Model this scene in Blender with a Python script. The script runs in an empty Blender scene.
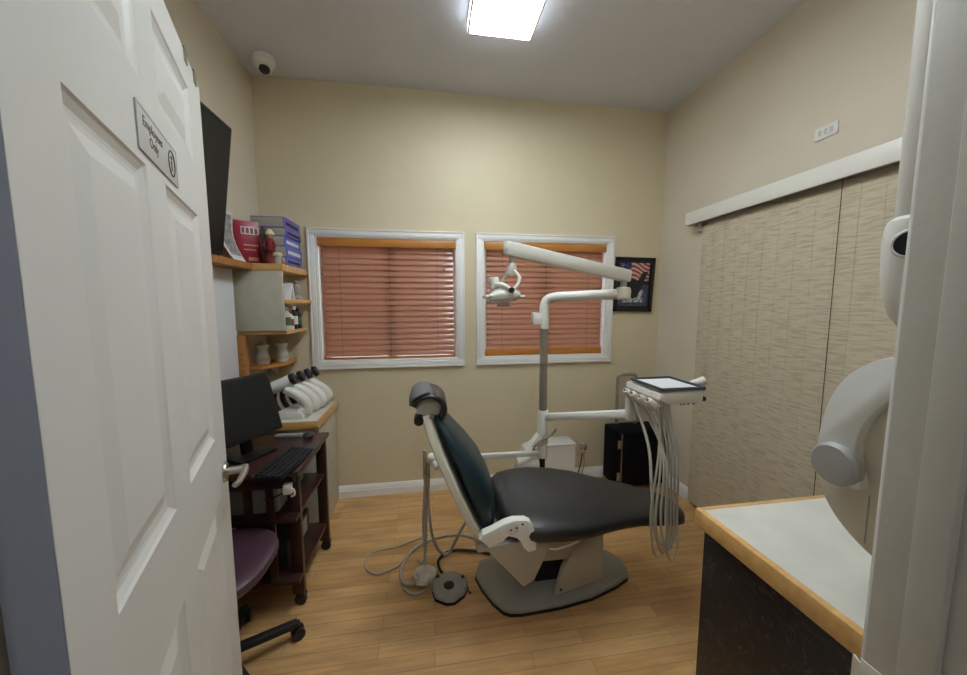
import bpy, bmesh, math, random
from mathutils import Vector, Matrix
random.seed(7)
PI = math.pi
SC = bpy.context.scene
COL = SC.collection
V = Vector

# ------------------------------------------------------------------ camera
def make_camera():
    yaw, pitch, roll = math.radians(-8.822), math.radians(5.427), math.radians(-0.088)
    f = V((-math.sin(yaw) * math.cos(pitch), math.cos(yaw) * math.cos(pitch), -math.sin(pitch)))
    r = V((math.cos(yaw), math.sin(yaw), 0)); u = r.cross(f)
    c, s = math.cos(roll), math.sin(roll)
    r2 = c * r + s * u; u2 = -s * r + c * u
    cam = bpy.data.cameras.new('camera'); cam.sensor_width = 36; cam.lens = 347.3 / 967 * 36
    cam.clip_start = 0.02; cam.clip_end = 60
    o = bpy.data.objects.new('camera', cam); COL.objects.link(o)
    m = Matrix((r2, u2, -f)).transposed().to_4x4(); m.translation = V((0, 0, 1.42))
    o.matrix_world = m
    SC.camera = o
make_camera()

# ------------------------------------------------------------------ world, light, exposure
LAMP = 20.0          # ceiling fixture diffuser emission
SIDE = 3.5          # weaker glow of the frosted fixture sides
SKY = 6.0
HALL_FILL = 5.5          # unseen hallway light added behind the camera
SC.view_settings.view_transform = 'Standard'; SC.view_settings.look = 'None'
SC.view_settings.exposure = 0.16; SC.view_settings.gamma = 1.0
SC.view_settings.use_curve_mapping = False
w = bpy.data.worlds.new('world'); SC.world = w; w.use_nodes = True
bg = w.node_tree.nodes['Background']; bg.inputs[1].default_value = SKY
_n = w.node_tree.nodes; _l = w.node_tree.links
_tc = _n.new('ShaderNodeTexCoord'); _sx = _n.new('ShaderNodeSeparateXYZ'); _cr = _n.new('ShaderNodeValToRGB')
_mr = _n.new('ShaderNodeMapRange'); _mr.inputs['From Min'].default_value = -.5; _mr.inputs['From Max'].default_value = .5
_l.new(_tc.outputs['Generated'], _sx.inputs[0]); _l.new(_sx.outputs['Z'], _mr.inputs['Value']); _l.new(_mr.outputs[0], _cr.inputs[0]); _l.new(_cr.outputs[0], bg.inputs[0])
_e = _cr.color_ramp.elements; _e[0].position = .40; _e[0].color = (.22, .20, .17, 1); _e[1].position = .56; _e[1].color = (.85, .92, 1.0, 1)
SC.cycles.max_bounces = 8; SC.cycles.diffuse_bounces = 5; SC.cycles.glossy_bounces = 3
SC.cycles.caustics_reflective = False; SC.cycles.caustics_refractive = False
SC.cycles.sample_clamp_indirect = 4.0
SC.cycles.use_denoising = True

# ------------------------------------------------------------------ materials
def lin(c): 
    c = c / 255.0
    return c / 12.92 if c <= 0.04045 else ((c + 0.055) / 1.055) ** 2.4
def L3(rgb): return (lin(rgb[0]), lin(rgb[1]), lin(rgb[2]), 1)
def M(name, rgb, rough=0.5, metal=0.0, var=0.0, scale=8.0, bump=0.0, bscale=60.0, spec=0.5, coat=0.0, stretch=None):
    m = bpy.data.materials.new(name); m.use_nodes = True; nt = m.node_tree; N = nt.nodes; K = nt.links
    b = N['Principled BSDF']; b.inputs['Base Color'].default_value = L3(rgb)
    b.inputs['Roughness'].default_value = rough; b.inputs['Metallic'].default_value = metal
    b.inputs['Specular IOR Level'].default_value = spec; b.inputs['Coat Weight'].default_value = coat
    tc = N.new('ShaderNodeTexCoord'); src = tc.outputs['Object']
    if stretch:
        mp = N.new('ShaderNodeMapping'); mp.inputs['Scale'].default_value = stretch; K.new(src, mp.inputs[0]); src = mp.outputs[0]
    n = N.new('ShaderNodeTexNoise'); n.inputs['Scale'].default_value = scale; n.inputs['Detail'].default_value = 4
    K.new(src, n.inputs['Vector'])
    v = max(var, 0.02)
    mr = N.new('ShaderNodeMapRange'); mr.inputs['From Min'].default_value = .3; mr.inputs['From Max'].default_value = .7
    mr.inputs['To Min'].default_value = 1 - v; mr.inputs['To Max'].default_value = 1 + v; K.new(n.outputs['Fac'], mr.inputs['Value'])
    mx = N.new('ShaderNodeVectorMath'); mx.operation = 'SCALE'; mx.inputs[0].default_value = L3(rgb)[:3]
    K.new(mr.outputs[0], mx.inputs['Scale']); K.new(mx.outputs[0], b.inputs['Base Color'])
    if bump:
        n2 = N.new('ShaderNodeTexNoise'); n2.inputs['Scale'].default_value = bscale; n2.inputs['Detail'].default_value = 3
        K.new(src, n2.inputs['Vector'])
        bp = N.new('ShaderNodeBump'); bp.inputs['Strength'].default_value = bump; bp.inputs['Distance'].default_value = 0.01
        K.new(n2.outputs['Fac'], bp.inputs['Height']); K.new(bp.outputs[0], b.inputs['Normal'])
    return m
def wood_mat(name, a, b_, rough=0.4, stretch=(1.5, 14, 14), scale=3.0):
    m = bpy.data.materials.new(name); m.use_nodes = True; nt = m.node_tree; N = nt.nodes; K = nt.links
    b = N['Principled BSDF']; b.inputs['Roughness'].default_value = rough
    tc = N.new('ShaderNodeTexCoord'); mp = N.new('ShaderNodeMapping'); mp.inputs['Scale'].default_value = stretch
    n = N.new('ShaderNodeTexNoise'); n.inputs['Scale'].default_value = scale; n.inputs['Detail'].default_value = 6
    cr = N.new('ShaderNodeValToRGB'); cr.color_ramp.elements[0].position = .3; cr.color_ramp.elements[1].position = .7
    cr.color_ramp.elements[0].color = L3(a); cr.color_ramp.elements[1].color = L3(b_)
    K.new(tc.outputs['Object'], mp.inputs[0]); K.new(mp.outputs[0], n.inputs['Vector'])
    K.new(n.outputs['Fac'], cr.inputs[0]); K.new(cr.outputs[0], b.inputs['Base Color'])
    return m
def emit_mat(name, rgb, s):
    m = bpy.data.materials.new(name); m.use_nodes = True; nt = m.node_tree; N = nt.nodes; K = nt.links
    b = N['Principled BSDF']; b.inputs['Base Color'].default_value = (.9, .9, .9, 1)
    tc = N.new('ShaderNodeTexCoord'); wv = N.new('ShaderNodeTexWave'); wv.inputs['Scale'].default_value = 1.2
    wv.inputs['Distortion'].default_value = 1.0
    mr = N.new('ShaderNodeMapRange'); mr.inputs['To Min'].default_value = s * .85; mr.inputs['To Max'].default_value = s * 1.1
    K.new(tc.outputs['Object'], wv.inputs[0]); K.new(wv.outputs['Fac'], mr.inputs[0])
    b.inputs['Emission Color'].default_value = rgb; K.new(mr.outputs[0], b.inputs['Emission Strength'])
    return m
def floor_mat():
    m = bpy.data.materials.new('oak_laminate'); m.use_nodes = True; nt = m.node_tree; N = nt.nodes; K = nt.links
    b = N['Principled BSDF']; b.inputs['Roughness'].default_value = .33
    b.inputs['Specular IOR Level'].default_value = .45
    tc = N.new('ShaderNodeTexCoord')
    br = N.new('ShaderNodeTexBrick'); br.inputs['Scale'].default_value = 1.0; br.inputs['Brick Width'].default_value = .62
    br.inputs['Row Height'].default_value = .066; br.inputs['Mortar Size'].default_value = .0009; br.offset = .37; br.offset_frequency = 2
    br.inputs['Bias'].default_value = 0.0
    br.inputs['Color1'].default_value = L3((216, 174, 120)); br.inputs['Color2'].default_value = L3((198, 154, 100))
    br.inputs['Mortar'].default_value = L3((150, 112, 70))
    K.new(tc.outputs['Object'], br.inputs['Vector'])
    mp = N.new('ShaderNodeMapping'); mp.inputs['Scale'].default_value = (2.2, 30, 1)
    n = N.new('ShaderNodeTexNoise'); n.inputs['Scale'].default_value = 1.6; n.inputs['Detail'].default_value = 8; n.inputs['Roughness'].default_value = .65
    K.new(tc.outputs['Object'], mp.inputs[0]); K.new(mp.outputs[0], n.inputs['Vector'])
    mp2 = N.new('ShaderNodeMapping'); mp2.inputs['Scale'].default_value = (1.4, 5, 1)
    n2 = N.new('ShaderNodeTexNoise'); n2.inputs['Scale'].default_value = 2.4; n2.inputs['Detail'].default_value = 3
    K.new(tc.outputs['Object'], mp2.inputs[0]); K.new(mp2.outputs[0], n2.inputs['Vector'])
    ad = N.new('ShaderNodeMath'); ad.operation = 'ADD'; K.new(n.outputs['Fac'], ad.inputs[0]); K.new(n2.outputs['Fac'], ad.inputs[1])
    mr = N.new('ShaderNodeMapRange'); mr.inputs['From Min'].default_value = .7; mr.inputs['From Max'].default_value = 1.3
    mr.inputs['To Min'].default_value = .74; mr.inputs['To Max'].default_value = 1.2; K.new(ad.outputs[0], mr.inputs[0])
    vm = N.new('ShaderNodeVectorMath'); vm.operation = 'SCALE'; K.new(br.outputs['Color'], vm.inputs[0]); K.new(mr.outputs[0], vm.inputs['Scale'])
    K.new(vm.outputs[0], b.inputs['Base Color'])
    return m
def glass_mat():
    m = bpy.data.materials.new('window_glass'); m.use_nodes = True; nt = m.node_tree; N = nt.nodes; K = nt.links
    for x in list(N): N.remove(x)
    o = N.new('ShaderNodeOutputMaterial'); t = N.new('ShaderNodeBsdfTransparent'); g = N.new('ShaderNodeBsdfGlossy')
    g.inputs['Roughness'].default_value = .02; mx = N.new('ShaderNodeMixShader'); fr = N.new('ShaderNodeFresnel'); fr.inputs[0].default_value = 1.45
    K.new(fr.outputs[0], mx.inputs[0]); K.new(t.outputs[0], mx.inputs[1]); K.new(g.outputs[0], mx.inputs[2]); K.new(mx.outputs[0], o.inputs[0])
    return m
def weave_mat():
    # crinkled beige fabric vanes
    m = bpy.data.materials.new('crinkled_fabric'); m.use_nodes = True; nt = m.node_tree; N = nt.nodes; K = nt.links
    b = N['Principled BSDF']; b.inputs['Roughness'].default_value = .8; b.inputs['Specular IOR Level'].default_value = .2
    tc = N.new('ShaderNodeTexCoord'); mp = N.new('ShaderNodeMapping'); mp.inputs['Scale'].default_value = (12, 12, 110)
    n = N.new('ShaderNodeTexNoise'); n.inputs['Scale'].default_value = 1.0; n.inputs['Detail'].default_value = 2; n.inputs['Distortion'].default_value = .25
    cr = N.new('ShaderNodeValToRGB'); cr.color_ramp.elements[0].position = .34; cr.color_ramp.elements[1].position = .56
    cr.color_ramp.elements[0].color = L3((184, 173, 150)); cr.color_ramp.elements[1].color = L3((205, 195, 172))
    K.new(tc.outputs['Object'], mp.inputs[0]); K.new(mp.outputs[0], n.inputs['Vector']); K.new(n.outputs['Fac'], cr.inputs[0])
    K.new(cr.outputs[0], b.inputs['Base Color'])
    bp = N.new('ShaderNodeBump'); bp.inputs['Strength'].default_value = .45; bp.inputs['Distance'].default_value = .004
    K.new(n.outputs['Fac'], bp.inputs['Height']); K.new(bp.outputs[0], b.inputs['Normal'])
    return m
def scratch_mat():
    m = M('dark_marbled_laminate', (33, 28, 27), .32, var=.25, scale=7)
    nt = m.node_tree; N = nt.nodes; K = nt.links; b = N['Principled BSDF']
    tc = N.new('ShaderNodeTexCoord'); mp = N.new('ShaderNodeMapping'); mp.inputs['Scale'].default_value = (9, 9, 14); mp.inputs['Rotation'].default_value = (.5, .2, .4)
    n = N.new('ShaderNodeTexNoise'); n.inputs['Scale'].default_value = 1.6; n.inputs['Detail'].default_value = 5; n.inputs['Distortion'].default_value = 1.6
    cr = N.new('ShaderNodeValToRGB'); e = cr.color_ramp.elements; e[0].position = .485; e[0].color = L3((34, 29, 28)); e[1].position = .515; e[1].color = L3((34, 29, 28))
    k = cr.color_ramp.elements.new(.5); k.color = L3((84, 76, 72))
    K.new(tc.outputs['Object'], mp.inputs[0]); K.new(mp.outputs[0], n.inputs['Vector']); K.new(n.outputs['Fac'], cr.inputs[0]); K.new(cr.outputs[0], b.inputs['Base Color'])
    return m
def attr_mat(name, rough=.35):
    m = bpy.data.materials.new(name); m.use_nodes = True; nt = m.node_tree
    a = nt.nodes.new('ShaderNodeAttribute'); a.attribute_name = 'print'
    nt.links.new(a.outputs['Color'], nt.nodes['Principled BSDF'].inputs['Base Color'])
    nt.nodes['Principled BSDF'].inputs['Roughness'].default_value = rough
    return m

m_wall = M('cream_wall_yellow_lit', (214, 202, 172), .55, var=.03, scale=2.5, bump=.12, bscale=120)  # yellower light on the back wall put into the paint colour
m_wallr = M('pale_wall_paint', (216, 206, 187), .55, var=.03, scale=2.5, bump=.12, bscale=120)
m_ceil = M('ceiling_paint', (222, 226, 236), .7, var=.02, scale=3, bump=.2, bscale=90)
m_hall = M('hall_paint', (150, 155, 165), .7, var=.02)
m_floor = floor_mat()
m_trim = M('white_trim_paint', (242, 242, 240), .35, var=.02, scale=5)
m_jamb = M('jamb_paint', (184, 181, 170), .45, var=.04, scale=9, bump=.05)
m_door = M('door_paint', (222, 222, 219), .38, var=.015, scale=4)
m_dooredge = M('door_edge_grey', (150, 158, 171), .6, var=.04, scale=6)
m_white = M('white_plastic', (232, 231, 224), .28, var=.01)
m_white2 = M('white_enamel', (222, 224, 220), .25, var=.01)
m_cream = M('cream_plastic', (205, 200, 182), .4, var=.02)
m_tan = M('warm_grey_plastic', (178, 171, 156), .4, var=.03, scale=4)
m_grey = M('grey_plastic', (160, 160, 150), .42, var=.05, scale=14)
m_basegrey = M('base_grey', (156, 155, 144), .45, var=.05, scale=6)
m_lgrey = M('light_grey_plastic', (160, 160, 155), .4, var=.03)
m_hose = M('grey_hose', (176, 172, 160), .45, var=.04, scale=20)
m_black = M('black_plastic', (20, 20, 21), .35, var=.1)
m_blackm = M('black_matte', (22, 22, 25), .6, var=.1)
m_screen = M('dark_screen', (30, 32, 33), .38, var=.02, spec=.3)
m_vinyl = M('black_vinyl', (33, 33, 33), .42, var=.12, scale=18, bump=.12, bscale=30)
m_teal = M('teal_vinyl', (12, 42, 50), .38, var=.12, scale=10, bump=.1, bscale=30)
m_padgrey = M('grey_pad', (92, 92, 95), .6, var=.08, scale=30)
m_plum = M('plum_vinyl', (76, 50, 62), .4, var=.08, scale=8)
m_chrome = M('brushed_steel', (178, 176, 168), .28, 1.0, var=.05, scale=20)
m_dsteel = M('dark_steel', (176, 170, 158), .36, .75, var=.1, scale=20)
m_foil = M('crumpled_foil', (222, 222, 218), .25, .75, var=.1, bump=1.0, bscale=28)
m_oak = wood_mat('oak_edge', (202, 156, 92), (224, 182, 118), .4)
m_oakd = wood_mat('oak_board', (160, 108, 58), (190, 136, 78), .45)
m_mahog = wood_mat('dark_mahogany', (40, 22, 20), (66, 36, 31), .32, (2, 2, 9), 4)
def slat_mat():
    m = M('cherry_slat', (178, 132, 108), .28, var=.10, scale=4, stretch=(1, 10, 10), coat=.5)
    nt = m.node_tree; N = nt.nodes; K = nt.links; b = N['Principled BSDF']; o = N['Material Output']
    t = N.new('ShaderNodeBsdfTranslucent'); t.inputs['Color'].default_value = L3((235, 198, 178)); mx = N.new('ShaderNodeMixShader'); mx.inputs[0].default_value = .28
    K.new(b.outputs[0], mx.inputs[1]); K.new(t.outputs[0], mx.inputs[2]); K.new(mx.outputs[0], o.inputs['Surface'])
    return m
m_slat = slat_mat()
m_rail = wood_mat('honey_wood', (176, 112, 48), (200, 136, 66), .35, (2, 12, 12))
m_lam = M('grey_marbled_laminate', (192, 189, 174), .42, var=.07, scale=14)
m_top = M('pale_marbled_counter', (212, 211, 203), .3, var=.07, scale=11)
m_dark = scratch_mat()
m_weave = weave_mat()
m_glass = glass_mat()
m_clear = M('clear_plastic', (200, 200, 195), .15, var=.02)
m_paper = M('paper', (224, 226, 230), .7, var=.01)
m_pages = M('book_pages', (168, 164, 152), .8, var=.12, scale=4, stretch=(1, 1, 90))
m_blue = M('blue_book_cover', (96, 108, 206), .35, var=.25, scale=22)
m_purple = M('violet_book_cover', (104, 98, 188), .35, var=.25, scale=26)
m_red = M('crimson_cover', (158, 20, 52), .35, var=.08, scale=10)
m_redfig = M('dark_red_cloth', (120, 34, 34), .7, var=.3, scale=40)
m_brown = M('brown', (84, 52, 38), .6, var=.15, scale=20)
m_skin = M('painted_face', (205, 150, 120), .6)
m_creamcap = M('cream_cap', (216, 208, 180), .5, var=.05)
m_signgrey = M('grey_sign', (198, 198, 196), .35, var=.01)
m_ink = M('dark_ink', (62, 60, 60), .5)
m_green = M('green_label', (60, 96, 62), .5, var=.2, scale=60)
m_redlab = M('red_label', (150, 62, 56), .5, var=.2, scale=60)
m_lamp = emit_mat('lit_diffuser', (0.88, 0.96, 1.0, 1), LAMP)
m_sidelens = emit_mat('lit_side_lens', (0.86, 0.93, 1.0, 1), SIDE)
m_hallfill = emit_mat('hall_fill_diffuser', (0.92, 0.95, 1.0, 1), HALL_FILL)
m_print = attr_mat('poster_print')
m_vent = M('silver_print', (150, 150, 148), .6, var=.5, scale=26)

# ------------------------------------------------------------------ mesh helpers
class MB:
    def __init__(s): s.bm = bmesh.new()
    def _merge(s, b):
        me = bpy.data.meshes.new('tmp'); b.to_mesh(me); b.free(); s.bm.from_mesh(me); bpy.data.meshes.remove(me); return s
    def box(s, x0, x1, y0, y1, z0, z1, bev=0.0, seg=2, mat=None):
        b = bmesh.new(); bmesh.ops.create_cube(b, size=1)
        for v in b.verts: v.co = V((x0 + (v.co.x + .5) * (x1 - x0), y0 + (v.co.y + .5) * (y1 - y0), z0 + (v.co.z + .5) * (z1 - z0)))
        if bev: bmesh.ops.bevel(b, geom=b.edges[:], offset=bev, segments=seg, profile=.5, affect='EDGES')
        if mat: bmesh.ops.transform(b, matrix=mat, verts=b.verts)
        return s._merge(b)
    def beam(s, p0, p1, w, h, bev=0.0, up=(0, 0, 1)):
        p0, p1 = V(p0), V(p1); d = p1 - p0; ln = d.length; x = d.normalized(); y = V(up).cross(x).normalized(); z = x.cross(y)
        m = Matrix((x, y, z)).transposed().to_4x4(); m.translation = p0
        return s.box(0, ln, -w / 2, w / 2, -h / 2, h / 2, bev, 2, m)
    def cyl(s, p0, p1, r0, r1=None, n=24, caps=True, bev=0):
        p0, p1 = V(p0), V(p1); r1 = r0 if r1 is None else r1; d = p1 - p0
        b = bmesh.new(); bmesh.ops.create_cone(b, cap_ends=caps, segments=n, radius1=r0, radius2=r1, depth=d.length)
        if bev:
            es = [e for e in b.edges if abs(e.verts[0].co.z - e.verts[1].co.z) < 1e-6]
            bmesh.ops.bevel(b, geom=es, offset=bev, segments=2, profile=.5, affect='EDGES')
        m = d.to_track_quat('Z', 'Y').to_matrix().to_4x4(); m.translation = (p0 + p1) / 2
        bmesh.ops.transform(b, matrix=m, verts=b.verts); return s._merge(b)
    def ball(s, c, r, sc=(1, 1, 1), n=20, rot=None):
        b = bmesh.new(); bmesh.ops.create_uvsphere(b, u_segments=n, v_segments=max(8, n // 2), radius=r)
        m = Matrix.Diagonal((*sc, 1))
        if rot: m = rot.to_4x4() @ m
        m.translation = V(c); bmesh.ops.transform(b, matrix=m, verts=b.verts); return s._merge(b)
    def loft(s, rings, cap=True):
        b = bmesh.new(); R = [[b.verts.new(V(p)) for p in r] for r in rings]; n = len(R[0])
        for i in range(len(R) - 1):
            for j in range(n): b.faces.new((R[i][j], R[i][(j + 1) % n], R[i + 1][(j + 1) % n], R[i + 1][j]))
        if cap: b.faces.new(R[0][::-1]); b.faces.new(R[-1])
        bmesh.ops.recalc_face_normals(b, faces=b.faces); return s._merge(b)
    def lathe(s, c, prof, n=28, axis='z', rot=None):
        rings = []
        for (r, z) in prof:
            ring = []
            for k in range(n):
                a = 2 * PI * k / n; p = V((max(r, 1e-4) * math.cos(a), max(r, 1e-4) * math.sin(a), z))
                if rot: p = rot @ p
                elif axis == 'x': p = V((p.z, p.x, p.y))
                elif axis == 'y': p = V((p.x, p.z, p.y))
                ring.append(V(c) + p)
            rings.append(ring)
        return s.loft(rings)
    def prism(s, pts, a0, a1, axis='y', bev=0.0, seg=2):
        # pts are (x,z) for axis y, (y,z) for axis x, (x,y) for axis z
        b = bmesh.new()
        def mk(p, a): return V((p[0], a, p[1])) if axis == 'y' else (V((a, p[0], p[1])) if axis == 'x' else V((p[0], p[1], a)))
        f0 = [b.verts.new(mk(p, a0)) for p in pts]; f1 = [b.verts.new(mk(p, a1)) for p in pts]; n = len(pts)
        b.faces.new(f0); b.faces.new(f1[::-1])
        for i in range(n): b.faces.new((f0[i], f1[i], f1[(i + 1) % n], f0[(i + 1) % n]))
        bmesh.ops.recalc_face_normals(b, faces=b.faces)
        if bev:
            key = 1 if axis == 'y' else (0 if axis == 'x' else 2)
            es = [e for e in b.edges if abs(e.verts[0].co[key] - e.verts[1].co[key]) < 1e-6]
            bmesh.ops.bevel(b, geom=es, offset=bev, segments=seg, profile=.5, affect='EDGES')
        return s._merge(b)
    def tube(s, pts, r, n=10, sub=6, smooth=True):
        P = [V(p) for p in pts]
        if smooth and len(P) > 2:
            Q = []
            for i in range(len(P) - 1):
                p0 = P[max(i - 1, 0)]; p1 = P[i]; p2 = P[i + 1]; p3 = P[min(i + 2, len(P) - 1)]
                for k in range(sub):
                    t = k / sub
                    Q.append(.5 * ((2 * p1) + (-p0 + p2) * t + (2 * p0 - 5 * p1 + 4 * p2 - p3) * t * t + (-p0 + 3 * p1 - 3 * p2 + p3) * t ** 3))
            Q.append(P[-1]); P = Q
        rings = []; nrm = None
        for i, p in enumerate(P):
            d = (P[min(i + 1, len(P) - 1)] - P[max(i - 1, 0)]).normalized()
            if nrm is None: nrm = d.orthogonal().normalized()
            nrm = (nrm - d * nrm.dot(d)).normalized(); bn = d.cross(nrm)
            rr = r(i / (len(P) - 1)) if callable(r) else r
            rings.append([p + rr * (math.cos(2 * PI * k / n) * nrm + math.sin(2 * PI * k / n) * bn) for k in range(n)])
        return s.loft(rings)
    def quad(s, *pts):
        b = bmesh.new(); b.faces.new([b.verts.new(V(p)) for p in pts]); return s._merge(b)
def sring(c, ax, ay, ha, hb, n=28, e=3.0):
    # superellipse ring around c in the plane of unit vectors ax, ay
    out = []
    for k in range(n):
        t = 2 * PI * k / n; ct, st = math.cos(t), math.sin(t)
        out.append(V(c) + V(ax) * ha * math.copysign(abs(ct) ** (2 / e), ct) + V(ay) * hb * math.copysign(abs(st) ** (2 / e), st))
    return out
def smooth_loop(P, sub=4):
    out = []; n = len(P)
    for i in range(n):
        p0, p1, p2, p3 = [V((*P[(i + k) % n], 0)) for k in (-1, 0, 1, 2)]
        for k in range(sub):
            t = k / sub; q = .5 * ((2 * p1) + (-p0 + p2) * t + (2 * p0 - 5 * p1 + 4 * p2 - p3) * t * t + (-p0 + 3 * p1 - 3 * p2 + p3) * t ** 3)
            out.append((max(q.x, YFW), q.y))
    return out
YFW = .3402
def rot_pts(pts, c, a):
    return [(c[0] + (p[0] - c[0]) * math.cos(a) - (p[1] - c[1]) * math.sin(a), c[1] + (p[0] - c[0]) * math.sin(a) + (p[1] - c[1]) * math.cos(a)) for p in pts]

ORG = {}
def obj(name, mb, mat, parent=None, label=None, local=False, smooth=35, kind=None):
    bm = mb.bm if isinstance(mb, MB) else mb
    me = bpy.data.meshes.new(name)
    org = V((0, 0, 0)) if (local or parent is None) else ORG.get(parent.name, V((0, 0, 0)))
    if org.length: bmesh.ops.translate(bm, verts=bm.verts, vec=-org)
    bmesh.ops.recalc_face_normals(bm, faces=bm.faces)
    bm.to_mesh(me); bm.free()
    for p in me.polygons: p.use_smooth = True
    me.set_sharp_from_angle(angle=math.radians(smooth))
    me.materials.append(mat)
    o = bpy.data.objects.new(name, me); COL.objects.link(o); ORG[o.name] = org
    if parent is not None: o.parent = parent
    if label: o['label'] = label
    if kind: o['kind'] = kind
    return o
def thing(name, label, cat, loc, rotz=0.0, group=None, local=False):
    o = bpy.data.objects.new(name, None); COL.objects.link(o); o.empty_display_size = .05
    o.location = loc; o.rotation_euler = (0, 0, rotz); o['label'] = label; o['category'] = cat
    if group: o['group'] = group
    ORG[o.name] = V((0, 0, 0)) if local else V(loc)
    return o
def solo(name, mb, mat, label, cat, group=None, smooth=35):
    bm = mb.bm
    xs = [v.co.x for v in bm.verts]; ys = [v.co.y for v in bm.verts]; zs = [v.co.z for v in bm.verts]
    c = V(((min(xs) + max(xs)) / 2, (min(ys) + max(ys)) / 2, min(zs)))
    bmesh.ops.translate(bm, verts=bm.verts, vec=-c)
    o = obj(name, mb, mat, None, smooth=smooth); o.location = c; ORG[o.name] = c
    o['label'] = label; o['category'] = cat
    if group: o['group'] = group
    return o
def struct(name, mb, mat, smooth=35):
    return obj(name, mb, mat, None, smooth=smooth, kind='structure')
def struct_root(name, loc=(0, 0, 0), rotz=0.0):
    o = bpy.data.objects.new(name, None); COL.objects.link(o); o.location = loc; o.rotation_euler = (0, 0, rotz); o['kind'] = 'structure'
    ORG[o.name] = V((0, 0, 0)) if rotz else V(loc); return o
def dup(root, loc, label, rotz=None):
    r = root.copy(); COL.objects.link(r); r.location = loc; r['label'] = label
    if rotz is not None: r.rotation_euler = (0, 0, rotz)
    for ch in list(root.children):
        c = ch.copy(); COL.objects.link(c); c.parent = r
        for g in list(ch.children):
            d = g.copy(); COL.objects.link(d); d.parent = c
    return r
def text_obj(name, body, size, mat, parent, matrix, depth=.0006, local=True, bold=False, space=1.0):
    cu = bpy.data.curves.new(name, 'FONT'); cu.body = body; cu.size = size; cu.extrude = depth; cu.align_x = 'CENTER'; cu.align_y = 'CENTER'
    cu.space_line = space
    if bold: cu.offset = size * .02
    t = bpy.data.objects.new('tmp_text', cu); COL.objects.link(t)
    dg = bpy.context.evaluated_depsgraph_get(); me = bpy.data.meshes.new_from_object(t.evaluated_get(dg))
    bpy.data.objects.remove(t); bpy.data.curves.remove(cu)
    me.transform(matrix)
    if not local: me.transform(Matrix.Translation(-ORG[parent.name]))
    me.materials.clear(); me.materials.append(mat)
    o = bpy.data.objects.new(name, me); COL.objects.link(o); o.parent = parent; return o
def basis(x, y, o):
    x = V(x).normalized(); y = V(y).normalized(); z = x.cross(y)
    m = Matrix((x, y, z)).transposed().to_4x4(); m.translation = V(o); return m

# ------------------------------------------------------------------ room shell
XL, XR, YB, ZC, YF = -1.11, 1.84, 2.579, 2.894, 0.34
DL, DR = -0.370, 0.568            # door opening in the front wall
YH = 0.215                       # hallway face of the front wall
struct('floor', MB().box(-2.4, 2.4, -1.9, YB + .12, -.08, 0), m_floor)
struct('ceiling', MB().box(XL - .12, XR + .12, YH, YB + .12, ZC, ZC + .1), m_ceil)
struct('wall_left', MB().box(XL - .12, XL, YF, YB + .12, 0, ZC), m_wallr)
struct('wall_right', MB().box(XR, XR + .12, YF, YB + .12, 0, ZC), m_wallr)
WIN = [(-.758, .200, 1.022, 1.884), (.402, 1.372, 1.022, 1.884)]
wb = MB()
y0, y1 = YB, YB + .12
wb.box(XL, XR, y0, y1, 0, WIN[0][2]); wb.box(XL, XR, y0, y1, WIN[0][3], ZC)
wb.box(XL, WIN[0][0], y0, y1, WIN[0][2], WIN[0][3]); wb.box(WIN[0][1], WIN[1][0], y0, y1, WIN[0][2], WIN[0][3]); wb.box(WIN[1][1], XR, y0, y1, WIN[0][2], WIN[0][3])
struct('wall_back', wb, m_wall)
wf = MB()
wf.box(-2.4, DL - .02, YH, YF, 0, ZC); wf.box(DR + .02, 2.4, YH, YF, 0, ZC); wf.box(DL - .02, DR + .02, YH, YF, 2.08, ZC)
struct('wall_front', wf, m_wallr)
struct('wall_hall_back', MB().box(-2.4, 2.4, -1.9, -1.8, 0, 2.6), m_hall)
struct('wall_hall_left', MB().box(-2.5, -2.4, -1.9, YF, 0, 2.6), m_hall)
struct('wall_hall_right', MB().box(2.4, 2.5, -1.9, YF, 0, 2.6), m_hall)
struct('ceiling_hall', MB().box(-2.5, 2.5, -1.9, YH, 2.6, 2.7), m_ceil)

# baseboards with a stepped profile
bpr = [(0, 0), (.014, 0), (.014, .052), (.011, .056), (.011, .072), (.007, .078), (.004, .088), (0, .09)]
struct('baseboard_back', MB().prism([(YB - a, z) for a, z in bpr], XL, XR, 'x'), m_trim)
struct('baseboard_right', MB().prism([(XR - a, z) for a, z in bpr], 2.135, YB - .014, 'y'), m_trim)
struct('baseboard_left', MB().prism([(XL + a, z) for a, z in bpr], YF, YB - .014, 'y'), m_trim)

# door frame: jamb boards, stops and casings
def jamb(name, xf, sgn):
    r = struct_root(name, (xf, .28, 0))
    b = MB(); b.box(min(xf, xf + sgn * .02), max(xf, xf + sgn * .02), YH, YF, 0, 2.08, .001)
    obj('jamb_board', b, m_jamb, r)
    b = MB(); b.box(min(xf, xf - sgn * .012), max(xf, xf - sgn * .012), .272, .303, 0, 2.06, .002)
    obj('door_stop', b, m_jamb, r)
    # room-side casing and hall-side casing
    b = MB()
    for i, (a, c, t) in enumerate([(.006, .022, .008), (.022, .052, .013), (.052, .066, .017)]):
        b.box(min(xf + sgn * a, xf + sgn * c), max(xf + sgn * a, xf + sgn * c), YF, YF + t, 0, 2.12, .003)
    obj('casing', b, m_trim, r)
    b = MB()
    for i, (a, c, t) in enumerate([(.010, .024, .008), (.024, .056, .012), (.056, .072, .016)]):
        b.box(min(xf + sgn * a, xf + sgn * c), max(xf + sgn * a, xf + sgn * c), YH - t, YH, 0, 2.12, .003)
    obj('casing', b, m_jamb, r)
    return r
tr = jamb('trim_1', DR, 1)
jamb('trim_2', DL, -1)
r = struct_root('trim_3', (0.1, .28, 2.06))
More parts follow.
